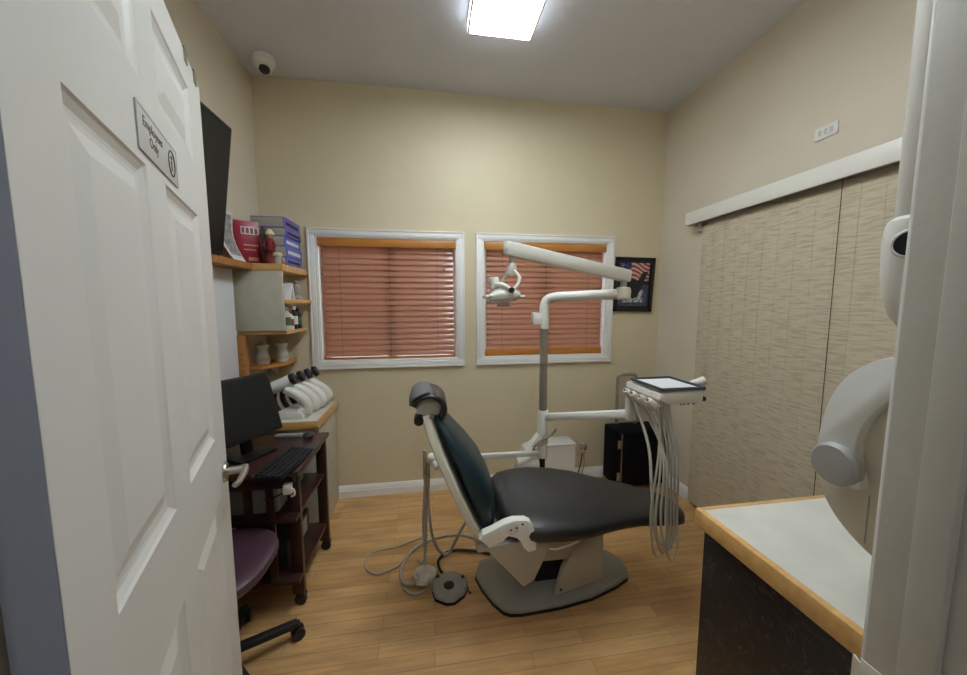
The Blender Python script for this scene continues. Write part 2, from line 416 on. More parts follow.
obj('head_board', MB().box(DL, DR, YH, YF, 2.06, 2.08), m_jamb, r)
obj('casing', MB().box(DL - .06, DR + .06, YF, YF + .013, 2.08, 2.14, .003), m_trim, r)
obj('casing', MB().box(DL - .06, DR + .06, YH - .013, YH, 2.08, 2.14, .003), m_jamb, r)
# strike plate with its curved lip
sp = MB(); sp.box(DR - .0015, DR, .306, .342, .885, .945, .0005)
sp.prism([(DR - .0015, .342), (DR, .342), (DR + .006, .352), (DR + .004, .354)], .892, .938, 'z')
spo = obj('strike_plate', sp, m_cream, tr, label='pale painted strike plate')
obj('latch_hole', MB().box(DR - .0022, DR - .0014, .313, .329, .892, .918), m_black, spo)
obj('screw', MB().cyl((DR - .003, .324, .932), (DR - .001, .324, .932), .0045, n=14), m_dsteel, spo)

# ------------------------------------------------------------------ windows
for i, (a, b_, c, d) in enumerate(WIN):
    r = struct_root('window_%d' % (i + 1), ((a + b_) / 2, YB, c))
    cs = MB(); W_ = .057
    for k, (o0, o1, t) in enumerate([(0, .012, .010), (.012, .045, .016), (.045, W_, .021)]):
        cs.box(a - o1, a - o0, YB - t, YB, c - o0, d + o0, .002); cs.box(b_ + o0, b_ + o1, YB - t, YB, c - o0, d + o0, .002)
        cs.box(a - o1, b_ + o1, YB - t, YB, d + o0, d + o1, .002); cs.box(a - o1, b_ + o1, YB - t, YB, c - o1, c - o0, .002)
    obj('window_casing', cs, m_trim, r)
    rv = MB(); rv.box(a, a + .006, YB, YB + .11, c, d); rv.box(b_ - .006, b_, YB, YB + .11, c, d); rv.box(a + .006, b_ - .006, YB, YB + .11, c, c + .006); rv.box(a + .006, b_ - .006, YB, YB + .11, d - .006, d)
    obj('reveal', rv, m_trim, r)
    fr = MB(); ym = YB + .085; mid = (a + b_) / 2
    fr.box(a + .006, a + .036, ym, ym + .02, c + .006, d - .006, .002); fr.box(b_ - .036, b_ - .006, ym, ym + .02, c + .006, d - .006, .002)
    fr.box(a + .036, b_ - .036, ym, ym + .02, c + .006, c + .036, .002); fr.box(a + .036, b_ - .036, ym, ym + .02, d - .036, d - .006, .002)
    fr.box(mid - .032, mid + .032, ym - .004, ym + .02, c + .036, d - .036, .002)
    fo = obj('window_frame', fr, m_trim, r)
    obj('pane', MB().box(a + .036, b_ - .036, ym + .008, ym + .012, c + .036, d - .036), m_glass, fo)
# blinds in the recesses
def blind(i, label, tilt, nbot):
    a, b_, c, d = WIN[i]; a += .012; b_ -= .012
    r = thing('venetian_blind', label, 'window blind', ((a + b_) / 2, YB + .03, c + .01), group='wooden slatted blinds in the two windows')
    obj('valance', MB().box(a - .006, b_ + .006, YB - .012, YB + .002, d - .062, d - .006, .004), m_rail, r)
    sl = MB(); n = 19; zt = d - .075; zb = c + (.05 if i == 0 else .075)
    for k in range(n):
        z = zt - (zt - zb) * k / (n - 1); yc = YB + .034
        t = math.radians(tilt + random.uniform(-2, 2)); hw = .0265
        up = V((0, math.cos(t), math.sin(t))); nn = V((0, -math.sin(t), math.cos(t)))
        rings = []
        for x in (a + .013, b_ - .010):
            top = [V((x, yc, z)) + up * hw * s + nn * (.008 * (1 - s * s) + .0012) for s in (-1, -.5, 0, .5, 1)]
            bot = [V((x, yc, z)) + up * hw * s + nn * (.008 * (1 - s * s) - .0012) for s in (1, .5, 0, -.5, -1)]
            rings.append(top + bot)
        sl.loft(rings)
    obj('slats', sl, m_slat, r)
    rl = MB()
    z0 = c + .008
    for k in range(nbot): rl.box(a + .004, b_ - .004, YB + .010, YB + .056, z0 + k * .0085, z0 + .0065 + k * .0085, .001)
    if i == 1: rl.box(a + .004, b_ - .004, YB + .012, YB + .018, z0 + .004, z0 + .05, .002)
    obj('bottom_rail', rl, m_rail, r)
    cd = MB()
    for x in (a + .13, (a + b_) / 2, b_ - .13):
        cd.cyl((x, YB + .007, zb - .02), (x, YB + .007, d - .06), .0009, n=6); 
    obj('ladder_cord', cd, m_brown, r)
    for (x, z) in ([(a + .085, d - .27), (a + .10, d - .50), (b_ - .08, d - .20)] if i == 0 else [(a + .075, d - .27), (a + .09, d - .31)]):
        cc = MB(); cc.cyl((x, YB + .003, z + .01), (x, YB + .003, d - .06), .0009, n=6); cc.lathe((x, YB + .003, z - .02), [(.002, .03), (.005, .02), (.007, .006), (.006, 0), (.001, -.001)], 12)
        obj('cord_tassel', cc, m_slat, r)
    return r
blind(0, 'cherry brown wooden slatted blind filling the left window beside the shelves', 57, 2)
blind(1, 'cherry brown wooden slatted blind in the right window behind the lamp arm', 57, 3)

# ------------------------------------------------------------------ ceiling things
lx0, lx1, ly0, ly1 = .218, .562, .73, 1.95
r = thing('ceiling_light', 'white rectangular fluorescent ceiling light, lit, flush on the ceiling', 'ceiling light', ((lx0 + lx1) / 2, (ly0 + ly1) / 2, ZC))
hb = MB(); hb.box(lx0, lx1, ly0, ly1, ZC - .016, ZC, .002)
for q in ((lx0, lx0 + .010, ly0, ly1), (lx1 - .010, lx1, ly0, ly1), (lx0, lx1, ly0, ly0 + .012), (lx0, lx1, ly1 - .012, ly1)): hb.box(q[0], q[1], q[2], q[3], ZC - .070, ZC - .062, .002)
obj('housing', hb, m_white, r)
sl_ = MB()
for q in ((lx0 + .001, lx0 + .006, ly0, ly1), (lx1 - .006, lx1 - .001, ly0, ly1), (lx0 + .006, lx1 - .006, ly0, ly0 + .005), (lx0 + .006, lx1 - .006, ly1 - .005, ly1)): sl_.box(q[0], q[1], q[2], q[3], ZC - .0615, ZC - .016)
obj('side_lens', sl_, m_sidelens, r)
df = MB(); df.box(lx0 + .011, lx1 - .011, ly0 + .013, ly1 - .013, ZC - .066, ZC - .058, .002); obj('diffuser', df, m_lamp, r)
r = thing('ceiling_light', 'white fill light added on the unseen hallway ceiling outside the door', 'ceiling light', (0, -.9, 2.6))  # out of view, added to send light in through the doorway
obj('housing', MB().box(-.32, .32, -1.4, -.4, 2.585, 2.6, .002), m_white, r)
obj('diffuser', MB().box(-.3, .3, -1.38, -.42, 2.565, 2.585, .004), m_hallfill, r)
r = thing('security_camera', 'white dome security camera on the ceiling in the back left corner', 'security camera', (-.955, 2.40, ZC))
obj('base', MB().lathe((-.955, 2.40, ZC - .05), [(.001, .05), (.055, .05), (.060, .04), (.062, .015), (.052, 0), (.001, -.001)]), m_white, r)
rq = V((.25, -.55, -1)).to_track_quat('Z', 'Y').to_matrix()
sh = obj('shroud', MB().ball((-.955, 2.40, ZC - .048), .047), m_white, r)
obj('lens', MB().lathe(V((-.955, 2.40, ZC - .048)) + rq @ V((0, 0, .028)), [(.001, -.004), (.034, -.004), (.033, .004), (.022, .016), (.001, .022)], rot=rq), m_black, r)
r = thing('smoke_detector', 'small white round detector on the ceiling at the right', 'smoke detector', (1.245, 1.60, ZC))
obj('body', MB().lathe((1.245, 1.60, ZC - .03), [(.001, .03), (.05, .03), (.05, .015), (.04, 0), (.001, -.001)]), m_white, r)

# ------------------------------------------------------------------ open panel door
DW, DT = .862, .034
ang = math.radians(110.3)
dr = struct_root('door_1', (-.366, .334, 0), ang)
dr['label'] = 'white six-panel door standing open at the left'
def door_leaf():
    m = MB(); b = bmesh.new()
    z0, z1 = .01, 2.035
    xs = [0, .100, .345, .447, .715, DW]; zs = [z0, .24, .880, 1.055, 1.648, 1.785, 1.955, z1]
    panels = {(1, 1), (3, 1), (1, 3), (3, 3), (1, 5), (3, 5)}
    for side in (0, 1):
        yo = -DT if side == 0 else 0.0; s = 1 if side == 0 else -1    # inward direction
        for i in range(5):
            for j in range(7):
                X0, X1, Z0, Z1 = xs[i], xs[i + 1], zs[j], zs[j + 1]
                def ring(o, dpt): return [b.verts.new(V((x, yo + s * dpt, z))) for x, z in ((X0 + o, Z0 + o), (X1 - o, Z0 + o), (X1 - o, Z1 - o), (X0 + o, Z1 - o))]
                if (i, j) not in panels:
                    b.faces.new(ring(0, 0)); continue
                rr = [ring(0, 0), ring(.004, .003), ring(.014, .0075), ring(.020, .0085), ring(.028, .0085), ring(.050, .003), ring(.053, .002)]
                for k in range(len(rr) - 1):
                    for q in range(4): b.faces.new((rr[k][q], rr[k][(q + 1) % 4], rr[k + 1][(q + 1) % 4], rr[k + 1][q]))
                b.faces.new(rr[-1])
    bmesh.ops.remove_doubles(b, verts=b.verts, dist=1e-5)
    m._merge(b)
    return m
leaf = obj('door_leaf', door_leaf(), m_door, dr, local=True, smooth=8)
e = MB(); e.box(.0, .002, -DT, 0, .01, 2.035); e2 = MB(); e2.box(DW - .002, DW, -DT, 0, .01, 2.035); e2.box(0, DW, -DT, 0, 2.033, 2.035); e2.box(0, DW, -DT, 0, .01, .012)
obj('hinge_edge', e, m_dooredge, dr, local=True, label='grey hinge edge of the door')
obj('edge', e2, m_door, dr, local=True)
# lever handle set
hx, hz = .800, .926
for s, yb in ((-1, -DT), (1, 0)):
    h = MB(); h.cyl((hx, yb, hz), (hx, yb + s * .010, hz), .030, .027, 28, bev=.002); h.cyl((hx, yb + s * .008, hz), (hx, yb + s * .052, hz), .0115, n=20)
    h.tube([(hx + .008, yb + s * .052, hz), (hx - .01, yb + s * .054, hz), (hx - .05, yb + s * .052, hz), (hx - .085, yb + s * .046, hz - .002), (hx - .102, yb + s * .038, hz - .003)], lambda t: .0105 - .003 * t, 14)
    obj('lever_handle', h, m_chrome, dr, local=True, label='satin metal lever handle')
# sign
sg = MB(); sx0, sx1, sz0, sz1 = .312, .532, 1.664, 1.737
sg.box(sx0, sx1, -DT - .0022, -DT - .0002, sz0, sz1, .0006)
so = obj('door_sign', sg, m_signgrey, dr, local=True, label='grey plastic sign reading Employees Only')
rim = MB()
for q in ((sx0, sx1, sz0, sz0 + .003), (sx0, sx1, sz1 - .003, sz1), (sx0, sx0 + .004, sz0, sz1), (sx1 - .004, sx1, sz0, sz1)): rim.box(q[0], q[1], -DT - .0030, -DT - .0020, q[2], q[3], .0003)
obj('rim', rim, m_signgrey, so, local=True)
tm = basis((1, 0, 0), (0, 0, 1), (.388, -DT - .0024, 1.704)); text_obj('lettering', 'Employees\nOnly', .0235, m_ink, so, tm, depth=.0002, space=1.0)
ic = MB(); cx, cz = .492, 1.70
ic.tube([(cx + .020 * math.cos(2 * PI * k / 32), -DT - .0024, cz + .024 * math.sin(2 * PI * k / 32)) for k in range(33)], .0014, 6, smooth=False)
ic.box(cx - .003, cx + .003, -DT - .0030, -DT - .0020, cz - .014, cz + .005); ic.cyl((cx, -DT - .0030, cz + .011), (cx, -DT - .0020, cz + .011), .0042, n=14)
obj('pictogram', ic, m_ink, so, local=True)
for k, x in enumerate((.70, .795)):
    hk = MB(); hk.box(x - .012, x + .012, -DT - .003, 0.003, 2.0352, 2.038, .0006); hk.box(x - .012, x + .012, -DT - .004, -DT - .001, 2.005, 2.038, .0006); hk.box(x - .012, x + .012, .001, .004, 1.98, 2.038, .0006)
    obj('over_door_hook', hk, m_chrome, dr, local=True, label='metal hook bracket over the door top')
hg = MB()
for z in (.25, 1.05, 1.82): hg.cyl((-.003, .006, z - .045), (-.003, .006, z + .045), .006, n=14)
obj('hinge', hg, m_dsteel, dr, local=True)

# ------------------------------------------------------------------ left wall: television, boards, corner shelving
r = thing('television', 'black flat television mounted high on the left wall beyond the door', 'television', (-1.05, 1.55, 1.62))
tx = -1.0
tv = MB(); rr = basis((0, 1, 0), (.13, 0, 1), (tx, 1.53, 1.985))
tv.box(-.47, .47, -.315, .315, -.045, 0.0, .006, 2, rr); obj('cabinet', tv, m_black, r)
tv = MB(); tv.box(-.455, .455, -.295, .303, .0005, .002, 0, 2, rr); obj('screen', tv, m_screen, r)
tv = MB(); tv.box(.30, .46, -.355, -.316, -.050, -.008, .004, 2, rr); obj('speaker_bar', tv, m_black, r)
tv = MB(); tv.box(-.12, .12, .02, .20, -.065, -.046, .003, 2, rr); tv.box(XL + .001, XL + .02, 1.40, 1.66, 1.8, 2.1, .002); tv.beam((XL + .021, 1.53, 1.975), (-1.07, 1.53, 1.985), .06, .05)
obj('wall_bracket', tv, m_dsteel, r)

# white panel on the left wall with the wooden ledge above it
r = thing('wall_ledge', 'wooden ledge running along the left wall under the television', 'shelf', (-1.03, 1.7, 1.62))
obj('board', MB().box(XL, -1.0, 1.20, 2.198, 1.622, 1.658, .003), m_oakd, r)
obj('bracket', MB().prism([(XL, 1.622), (-1.03, 1.622), (XL, 1.56)], 1.30, 1.32, 'y'), m_trim, r)
solo('white_wall_panel', MB().box(XL, XL + .02, 1.2, 2.17, .80, 1.62, .002), m_paper, 'white smooth panel fixed to the left wall below the wooden ledge', 'wall panel')
solo('wooden_post', MB().box(XL, XL + .035, 2.205, 2.26, .745, 1.242, .003), m_oakd, 'upright wooden post between the white panel and the corner shelves', 'wooden post')

XS = -.845; YS = 2.20
r = thing('corner_shelf_unit', 'grey laminate corner shelf unit with wooden edges, open on its right side', 'shelf unit', (-.97, 2.39, 1.26))
tp = MB(); tp.prism([(XL, YS), (XS + .005, YS), (-.825, 2.50), (-.825, YB - .001), (XL, YB - .001)], 1.618, 1.658, 'z', .003); obj('top_board', tp, m_oak, r)
obj('front_panel', MB().box(XL, XS, YS + .002, YS + .020, 1.268, 1.617, .001), m_lam, r)
obj('back_panel', MB().box(XL + .14, XL + .155, YS + .021, YB - .002, 1.268, 1.617, .001), m_lam, r)
obj('shelf', MB().prism([(XL + .156, YS + .021), (XS + .003, YS + .021), (-.80, 2.47), (-.80, YB - .025), (XL + .156, YB - .025)], 1.430, 1.452, 'z', .002), m_oak, r)
obj('shelf', MB().prism([(XL, YS + .021), (XS + .003, YS + .021), (-.835, 2.50), (-.835, YB - .025), (XL, YB - .025)], 1.245, 1.267, 'z', .002), m_oak, r)
# things in the shelf unit
sx = -.855
t = thing('white_card_holder', 'white folded card standing on the middle shelf of the corner unit', 'card holder', (sx, 2.36, 1.453))
c1 = MB(); c1.prism([(2.30, 1.453), (2.315, 1.453), (2.355, 1.555), (2.34, 1.555)], sx - .05, sx + .01, 'x', .001); obj('front_leaf', c1, m_paper, t)
c1 = MB(); c1.prism([(2.375, 1.453), (2.395, 1.453), (2.360, 1.550), (2.345, 1.555)], sx - .05, sx + .01, 'x', .001); obj('rear_leaf', c1, m_paper, t)
t = thing('grey_figurine', 'grey upright ornament on the middle shelf near the window', 'ornament', (sx, 2.45, 1.453))
obj('body', MB().lathe((sx, 2.45, 1.453), [(.001, 0), (.026, 0), (.028, .01), (.018, .03), (.026, .06), (.022, .09), (.010, .10), (.014, .115), (.001, .128)]), m_lgrey, t)
def bottle(x, y, z, h, rad, body, cap, lab, label):
    t = thing('bottle', label, 'bottle', (x, y, z), group='small bottles on the lower shelf of the corner unit')
    obj('bottle_body', MB().lathe((x, y, z), [(.001, 0), (rad, 0), (rad, h * .68), (rad * .45, h * .82), (rad * .4, h * .86), (.001, h * .86)], 20), body, t)
    obj('cap', MB().lathe((x, y, z + h * .84), [(.001, 0), (rad * .55, 0), (rad * .55, h * .16), (.001, h * .16)], 16), cap, t)
    obj('bottle_label', MB().lathe((x, y, z + h * .2), [(rad, 0), (rad + .0008, 0), (rad + .0008, h * .36), (rad, h * .36)], 20), lab, t)
bottle(sx + .0, 2.265, 1.268, .138, .022, m_cream, m_grey, m_green, 'cream bottle with a green label at the near end of the lower shelf')
bottle(sx + .0, 2.315, 1.268, .115, .021, m_white, m_redlab, m_redlab, 'small white bottle with a red label and cap on the lower shelf')
bottle(sx + .005, 2.365, 1.268, .145, .021, m_blackm, m_white, m_paper, 'black bottle with a white label and white cap on the lower shelf')
bottle(sx + .01, 2.415, 1.268, .130, .022, m_blackm, m_black, m_green, 'black bottle with a green label at the window end of the lower shelf')

# lower glass shelf with two jars
r = thing('small_shelf', 'small wood-edged corner shelf below the grey unit', 'shelf', (-1.0, 2.42, 1.02))
obj('shelf_board', MB().prism([(XL + .002, 2.27), (-1.02, 2.27), (-.925, 2.42), (-.92, YB - .001), (XL + .002, YB - .001)], 1.025, 1.045, 'z', .002), m_rail, r)
obj('bracket', MB().prism([(YB - .002, 1.024), (YB - .14, 1.024), (YB - .002, .93)], -1.06, -1.045, 'x'), m_tan, r)
def jar(x, y, label):
    t = thing('glass_jar', label, 'jar', (x, y, 1.046), group='jars on the small corner shelf')
    obj('jar_body', MB().lathe((x, y, 1.046), [(.001, 0), (.036, 0), (.042, .02), (.038, .06), (.030, .085), (.036, .11), (.001, .108)]), m_clear, t)
    obj('lid', MB().lathe((x, y, 1.156), [(.001, 0), (.038, 0), (.038, .012), (.014, .02), (.010, .034), (.001, .036)]), m_cream, t)
    obj('contents', MB().lathe((x, y, 1.060), [(.037, 0), (.0425, .006), (.0405, .03), (.036, .032)]), m_tan, t)
jar(-1.045, 2.36, 'squat lidded jar at the left end of the small corner shelf')
jar(-.975, 2.47, 'squat lidded jar nearer the window on the small corner shelf')

# books and ornaments on top of the unit
zt = 1.659
hts = [.050, .062, .060, .048, .062]
z = zt
covers = [m_blue, m_blue, m_blue, m_purple, m_purple]
names = ['bottom', 'second from the bottom', 'middle', 'second from the top', 'top']
for k, h in enumerate(hts):
    dx = [0, .004, -.004, .004, -.002][k]; x0, x1, ya, yb2 = -1.028 + dx, -.842 + dx, 2.275, 2.525
    if k == 0: x0 += .05
    t = thing('thick_book', 'thick %s paperback lying flat, %s of the stack on the corner unit' % ('blue' if k < 3 else 'violet', names[k]), 'book', ((x0 + x1) / 2, 2.4, z), group='stack of thick catalogues on the corner unit')
    obj('pages', MB().box(x0 + .001, x1 - .003, ya + .002, yb2 - .002, z + .003, z + h - .004, .0005), m_pages, t)
    cv = MB(); cv.box(x0, x1, ya, yb2, z + .0002, z + .003, .0004); cv.box(x0, x1, ya, yb2, z + h - .004, z + h - .0008, .0004); cv.box(x1 - .004, x1, ya, yb2, z + .0002, z + h - .0008, .0008)
    cvo = obj('cover', cv, covers[k], t, label='%s printed cover' % ('blue' if k < 3 else 'violet'))
    sp = MB(); sp.box(x1, x1 + .0006, ya + .02, yb2 - .03, z + h * .3, z + h * .62); obj('spine_print', sp, m_paper if k in (1, 2) else m_blackm, cvo)
    z += h
t = thing('red_book', 'red book standing upright with a white title block, facing the room', 'book', (-1.03, 2.25, zt))
rb = basis((.83, .56, 0), (0, .02, 1), (-1.034, 2.243, zt + .123))
b = MB(); b.box(-.060, .060, -.122, .118, -.022, -.002, .0005, 2, rb); obj('pages', b, m_paper, t)
b = MB(); b.box(-.062, .062, -.122, .120, -.002, 0, .0004, 2, rb); b.box(-.062, .062, -.122, .120, -.025, -.022, .0004, 2, rb); b.box(-.063, -.060, -.122, .12, -.025, 0, .0004, 2, rb)
cvo = obj('cover', b, m_red, t)
b = MB(); b.box(-.032, .056, .045, .088, .0001, .0008, 0, 2, rb); obj('title_block', b, m_paper, cvo)
b = MB()
for i in range(4): b.box(-.028 + i * .021, -.014 + i * .021, .050, .083, .0009, .0013, 0, 2, rb); 
obj('lettering', b, m_redlab, cvo)
for q in ((-.02, .052, -.02, -.012), (-.02, .04, -.045, -.039), (.0, .05, -.105, -.085)): b = MB(); b.box(q[0], q[1], q[2], q[3], .0001, .0006, 0, 2, rb); obj('cover_print', b, m_skin, cvo)
t = thing('magazine', 'curled grey magazine leaning against the wall beside the red book', 'magazine', (-1.075, 2.15, 1.659))
rings = []
for k in range(9):
    s = k / 8; bend = .030 * (1 - (2 * s - 1) ** 2)
    z_ = 1.659 + .27 * s
    c0 = V((-1.020 - .068 * s - bend, 2.06, z_)); c1 = V((-1.020 - .055 * s - bend, 2.185, z_))
    rings.append([c0, c1, c1 + V((-.006, 0, 0)), c0 + V((-.006, 0, 0))])
obj('pages', MB().loft(rings), m_paper, t)
rings = []
for k in range(1, 9):
    s = k / 8.5; bend = .030 * (1 - (2 * s - 1) ** 2); z_ = 1.659 + .27 * s
    c0 = V((-1.0188 - .068 * s - bend, 2.075, z_)); c1 = V((-1.0188 - .055 * s - bend, 2.172, z_)); rings.append([c0, c1, c1 + V((-.001, 0, 0)), c0 + V((-.001, 0, 0))])
obj('cover_photo', MB().loft(rings), m_vent, t)
t = thing('robed_figurine', 'dark red robed figurine with a cream hat standing before the books', 'figurine', (-.91, 2.236, zt))
fx, fy = -.912, 2.238
obj('robe', MB().lathe((fx, fy, zt), [(.001, 0), (.030, 0), (.032, .02), (.024, .08), (.026, .115), (.018, .14), (.008, .148), (.001, .15)]), m_redfig, t)
obj('head', MB().ball((fx + .002, fy - .003, zt + .158), .017), m_skin, t)
obj('hat', MB().lathe((fx, fy, zt + .165), [(.001, 0), (.024, 0), (.025, .008), (.019, .016), (.012, .030), (.001, .036)]), m_creamcap, t)
a1 = MB(); a1.tube([(fx - .02, fy - .006, zt + .125), (fx - .03, fy - .024, zt + .10), (fx - .012, fy - .034, zt + .085)], .008); a1.tube([(fx + .02, fy - .006, zt + .125), (fx + .03, fy - .024, zt + .095), (fx + .014, fy - .034, zt + .07)], .008)
obj('sleeves', a1, m_redfig, t)
t = thing('wooden_figurine', 'thin dark brown carved figure beside the red book', 'figurine', (-.953, 2.25, zt))
obj('body', MB().lathe((-.953, 2.25, zt), [(.001, 0), (.016, 0), (.014, .05), (.010, .12), (.013, .16), (.007, .18), (.011, .20), (.001, .222)]), m_brown, t)
t = thing('capped_jar', 'short pale jar with a wide cream lid at the front of the corner unit top', 'jar', (-.873, 2.232, zt))
obj('jar_body', MB().lathe((-.873, 2.232, zt), [(.001, 0), (.018, 0), (.020, .03), (.016, .045), (.001, .045)]), m_lgrey, t)
obj('lid', MB().lathe((-.873, 2.232, zt + .045), [(.001, 0), (.024, 0), (.025, .010), (.018, .020), (.001, .023)]), m_creamcap, t)
t = thing('pink_tag', 'small pink rounded trinket resting by the cream-lidded jar', 'trinket', (-.846, 2.215, zt))
obj('trinket_body', MB().ball((-.850, 2.24, zt + .018), .018, (.7, .7, 1)), m_skin, t)

# ------------------------------------------------------------------ corner counter with scanners
r = thing('corner_counter', 'pale corner counter with a wooden edge in the back left corner', 'counter', (-.86, 2.34, 0))
cp = [(XL + .002, 2.12), (-.672, 2.12), (-.668, 2.30), (-.668, YB - .016), (XL + .002, YB - .016)]
obj('worktop', MB().prism(cp, .700, .738, 'z', .002), m_top, r)
eg = MB(); eg.box(XL + .002, -.658, 2.106, 2.1195, .696, .740, .002); eg.box(-.6675, -.655, 2.1195, YB - .016, .696, .740, .002)
obj('wooden_edge', eg, m_oak, r)
obj('end_panel', MB().box(-.69, -.678, 2.20, YB - .016, 0.0, .698, .001), m_lam, r)
obj('base_panel', MB().box(XL + .015, -.69, 2.18, 2.20, 0.0, .698, .001), m_lam, r)
def scanner(x, y, label):
    t = thing('desktop_device', label, 'desktop device', (x, y, .7385), group='row of white curved devices on the corner counter')
    def P(a, z): return V((x + a, y + a * .12, .7385 + z))
    b = MB(); b.prism([(-.085, 0), (.075, 0), (.085, .012), (.075, .040), (-.02, .062), (-.08, .050)], -.030, .030, 'y', .009)
    bmesh.ops.translate(b.bm, verts=b.bm.verts, vec=(x, y, .7385)); obj('base', b, m_white, t)
    b = MB(); b.tube([P(.050, .030), P(.092, .055), P(.088, .095), P(.045, .140), P(-.02, .185)], lambda s: .031 - .002 * s, 18); obj('neck', b, m_white, t)
    b = MB(); b.cyl(P(-.110, .180), P(.012, .236), .036, .035, 28, bev=.008); obj('head', b, m_white2, t)
    b = MB(); b.cyl(P(.012, .236), P(.036, .247), .036, .033, 28, bev=.004); obj('head_cap', b, m_black, t)
    b = MB(); b.tube([P(-.080, .16), P(-.085, .12), P(-.075, .08), P(-.055, .045)], .016, 10); obj('cable', b, m_black, t)
    return t
for k, nm in enumerate(['frontmost', 'second', 'third', 'rearmost']):
    scanner(-.835 + k * .018, 2.19 + k * .078, 'white curved device with black-capped head on the corner counter, %s of the row of four' % nm)

# ------------------------------------------------------------------ computer cart
r = thing('computer_cart', 'dark mahogany computer cart on black casters against the left wall', 'cart', (-.83, 1.80, 0))
cx0, cx1, cy0, cy1, cz = -1.085, -.575, 1.57, 2.03, .70
ctop = obj('top', MB().box(cx0 - .01, cx1, cy0 - .02, cy1, cz - .024, cz, .004), m_mahog, r)
def leg(x, y, zt_=.675):
    l = obj('leg', MB().box(x - .026, x + .026, y - .014, y + .014, .062, zt_, .003), m_mahog, r)
    c = MB(); c.cyl((x + .004, y - .010, .027), (x + .004, y + .010, .027), .027, n=20, bev=.004); c.prism([(x - .012, .03), (x + .028, .03), (x + .030, .055), (x + .012, .064), (x - .012, .060)], y - .015, y + .015, 'y', .002)
    obj('caster', c, m_black, l)
for x, y in ((cx1 - .055, cy0 + .075), (cx1 - .045, cy1 - .01), (cx0 + .03, cy0 + .075), (cx0 + .03, cy1 - .01)): leg(x, y)
obj('shelf', MB().box(cx0, cx1 - .03, cy0 + .01, cy1 - .01, .45, .47, .002), m_mahog, r)
obj('shelf', MB().box(cx0, cx1 - .03, cy0 + .01, cy1 - .01, .15, .17, .002), m_mahog, r)
for x in (-.98, -.89, -.80, -.71): obj('slat', MB().box(x - .016, x + .016, cy0 + .012, cy0 + .026, .16, .66, .002), m_mahog, r)
obj('rail', MB().box(cx0 + .03, cx1 - .05, cy0 + .006, cy0 + .03, .615, .655, .003), m_mahog, r)
obj('rail', MB().box(cx1 - .052, cx1 - .038, cy0 + .02, cy1 - .03, .620, .655, .003), m_mahog, r)
t = thing('grey_computer_case', 'grey equipment box standing on the middle shelf of the dark cart', 'equipment box', (-.86, 1.80, .471))
obj('casing', MB().box(-.99, -.70, 1.64, 1.96, .471, .585, .004), m_lgrey, t); obj('front_grille', MB().box(-.699, -.697, 1.67, 1.93, .49, .57), m_grey, t)
t = thing('dark_equipment_box', 'low dark box lying on the bottom shelf of the cart', 'equipment box', (-.83, 1.82, .171))
obj('casing', MB().box(-.98, -.68, 1.66, 1.96, .171, .30, .005), m_blackm, t); obj('front_plate', MB().box(-.68, -.678, 1.70, 1.92, .20, .28), m_grey, t)
t = thing('white_clip_bracket', 'small white plastic bracket fixed near the top of the cart front leg', 'bracket', (-.612, 1.565, .60))
b = MB(); b.box(-.638, -.606, 1.545, 1.574, .600, .645, .003); obj('bracket_body', b, m_white, t)
b = MB(); b.tube([(-.607, 1.55, .625), (-.594, 1.548, .618), (-.594, 1.548, .598), (-.606, 1.55, .590)], .005); obj('hook', b, m_white, t)
b = MB(); b.tube([(-.636, 1.55, .61), (-.68, 1.545, .592), (-.72, 1.555, .585)], .003); obj('cable', b, m_black, t)

def monitor(name, loc, yaw, w, h, roll, label, lift):
    t = thing(name, label, 'monitor', loc, yaw, local=True)   # local +x is the screen normal
    m = Matrix.Translation((0, 0, lift)) @ Matrix.Rotation(roll, 4, 'Y')
    b = MB(); b.box(-.028, 0, -w / 2, w / 2, 0, h, .004, 2, m); obj('casing', b, m_black, t, local=True)
    b = MB(); b.box(.0002, .0014, -w / 2 + .012, w / 2 - .012, .018, h - .012, 0, 2, m); obj('screen', b, m_screen, t, local=True)
    b = MB(); b.beam(m @ V((-.040, 0, h * .42)), (-.055, 0, .010), .05, .022, .004); b.box(-.085, .03, -.09, .09, 0, .014, .004); obj('stand', b, m_black, t, local=True)
monitor('computer_monitor', (-.825, 1.735, .701), math.radians(-28), .31, .30, math.radians(-17), 'square black computer monitor in front on the dark cart, tilted back', .092)
monitor('computer_monitor', (-1.0, 1.68, .701), math.radians(-8), .26, .22, math.radians(-6), 'second dark monitor half hidden behind the door edge and the front monitor', .03)
t = thing('keyboard', 'black keyboard lying at the right side of the cart top', 'keyboard', (-.648, 1.625, .701), math.radians(82), local=True)
b = MB(); b.prism([(-.062, 0), (.062, 0), (.062, .020), (-.062, .012)], -.15, .15, 'x', .002); obj('keyboard_body', b, m_black, t, local=True)
b = MB()
for i in range(5):
    for j in range(14): b.box(-.143 + j * .0205, -.143 + j * .0205 + .0168, -.055 + i * .0222, -.037 + i * .0222, .0125 + i * .0018, .019 + i * .0021, .0015, 1)
obj('keys', b, m_blackm, t, local=True)
solo('computer_mouse', MB().ball((-.66, 1.955, .716), .03, (.95, 1.5, .5)), m_black, 'black computer mouse at the back of the cart top', 'mouse')
solo('grey_strip', MB().box(-.84, -.70, 1.972, 2.0, .7005, .715, .002), m_lgrey, 'thin grey slim box at the back edge of the cart top', 'slim box')

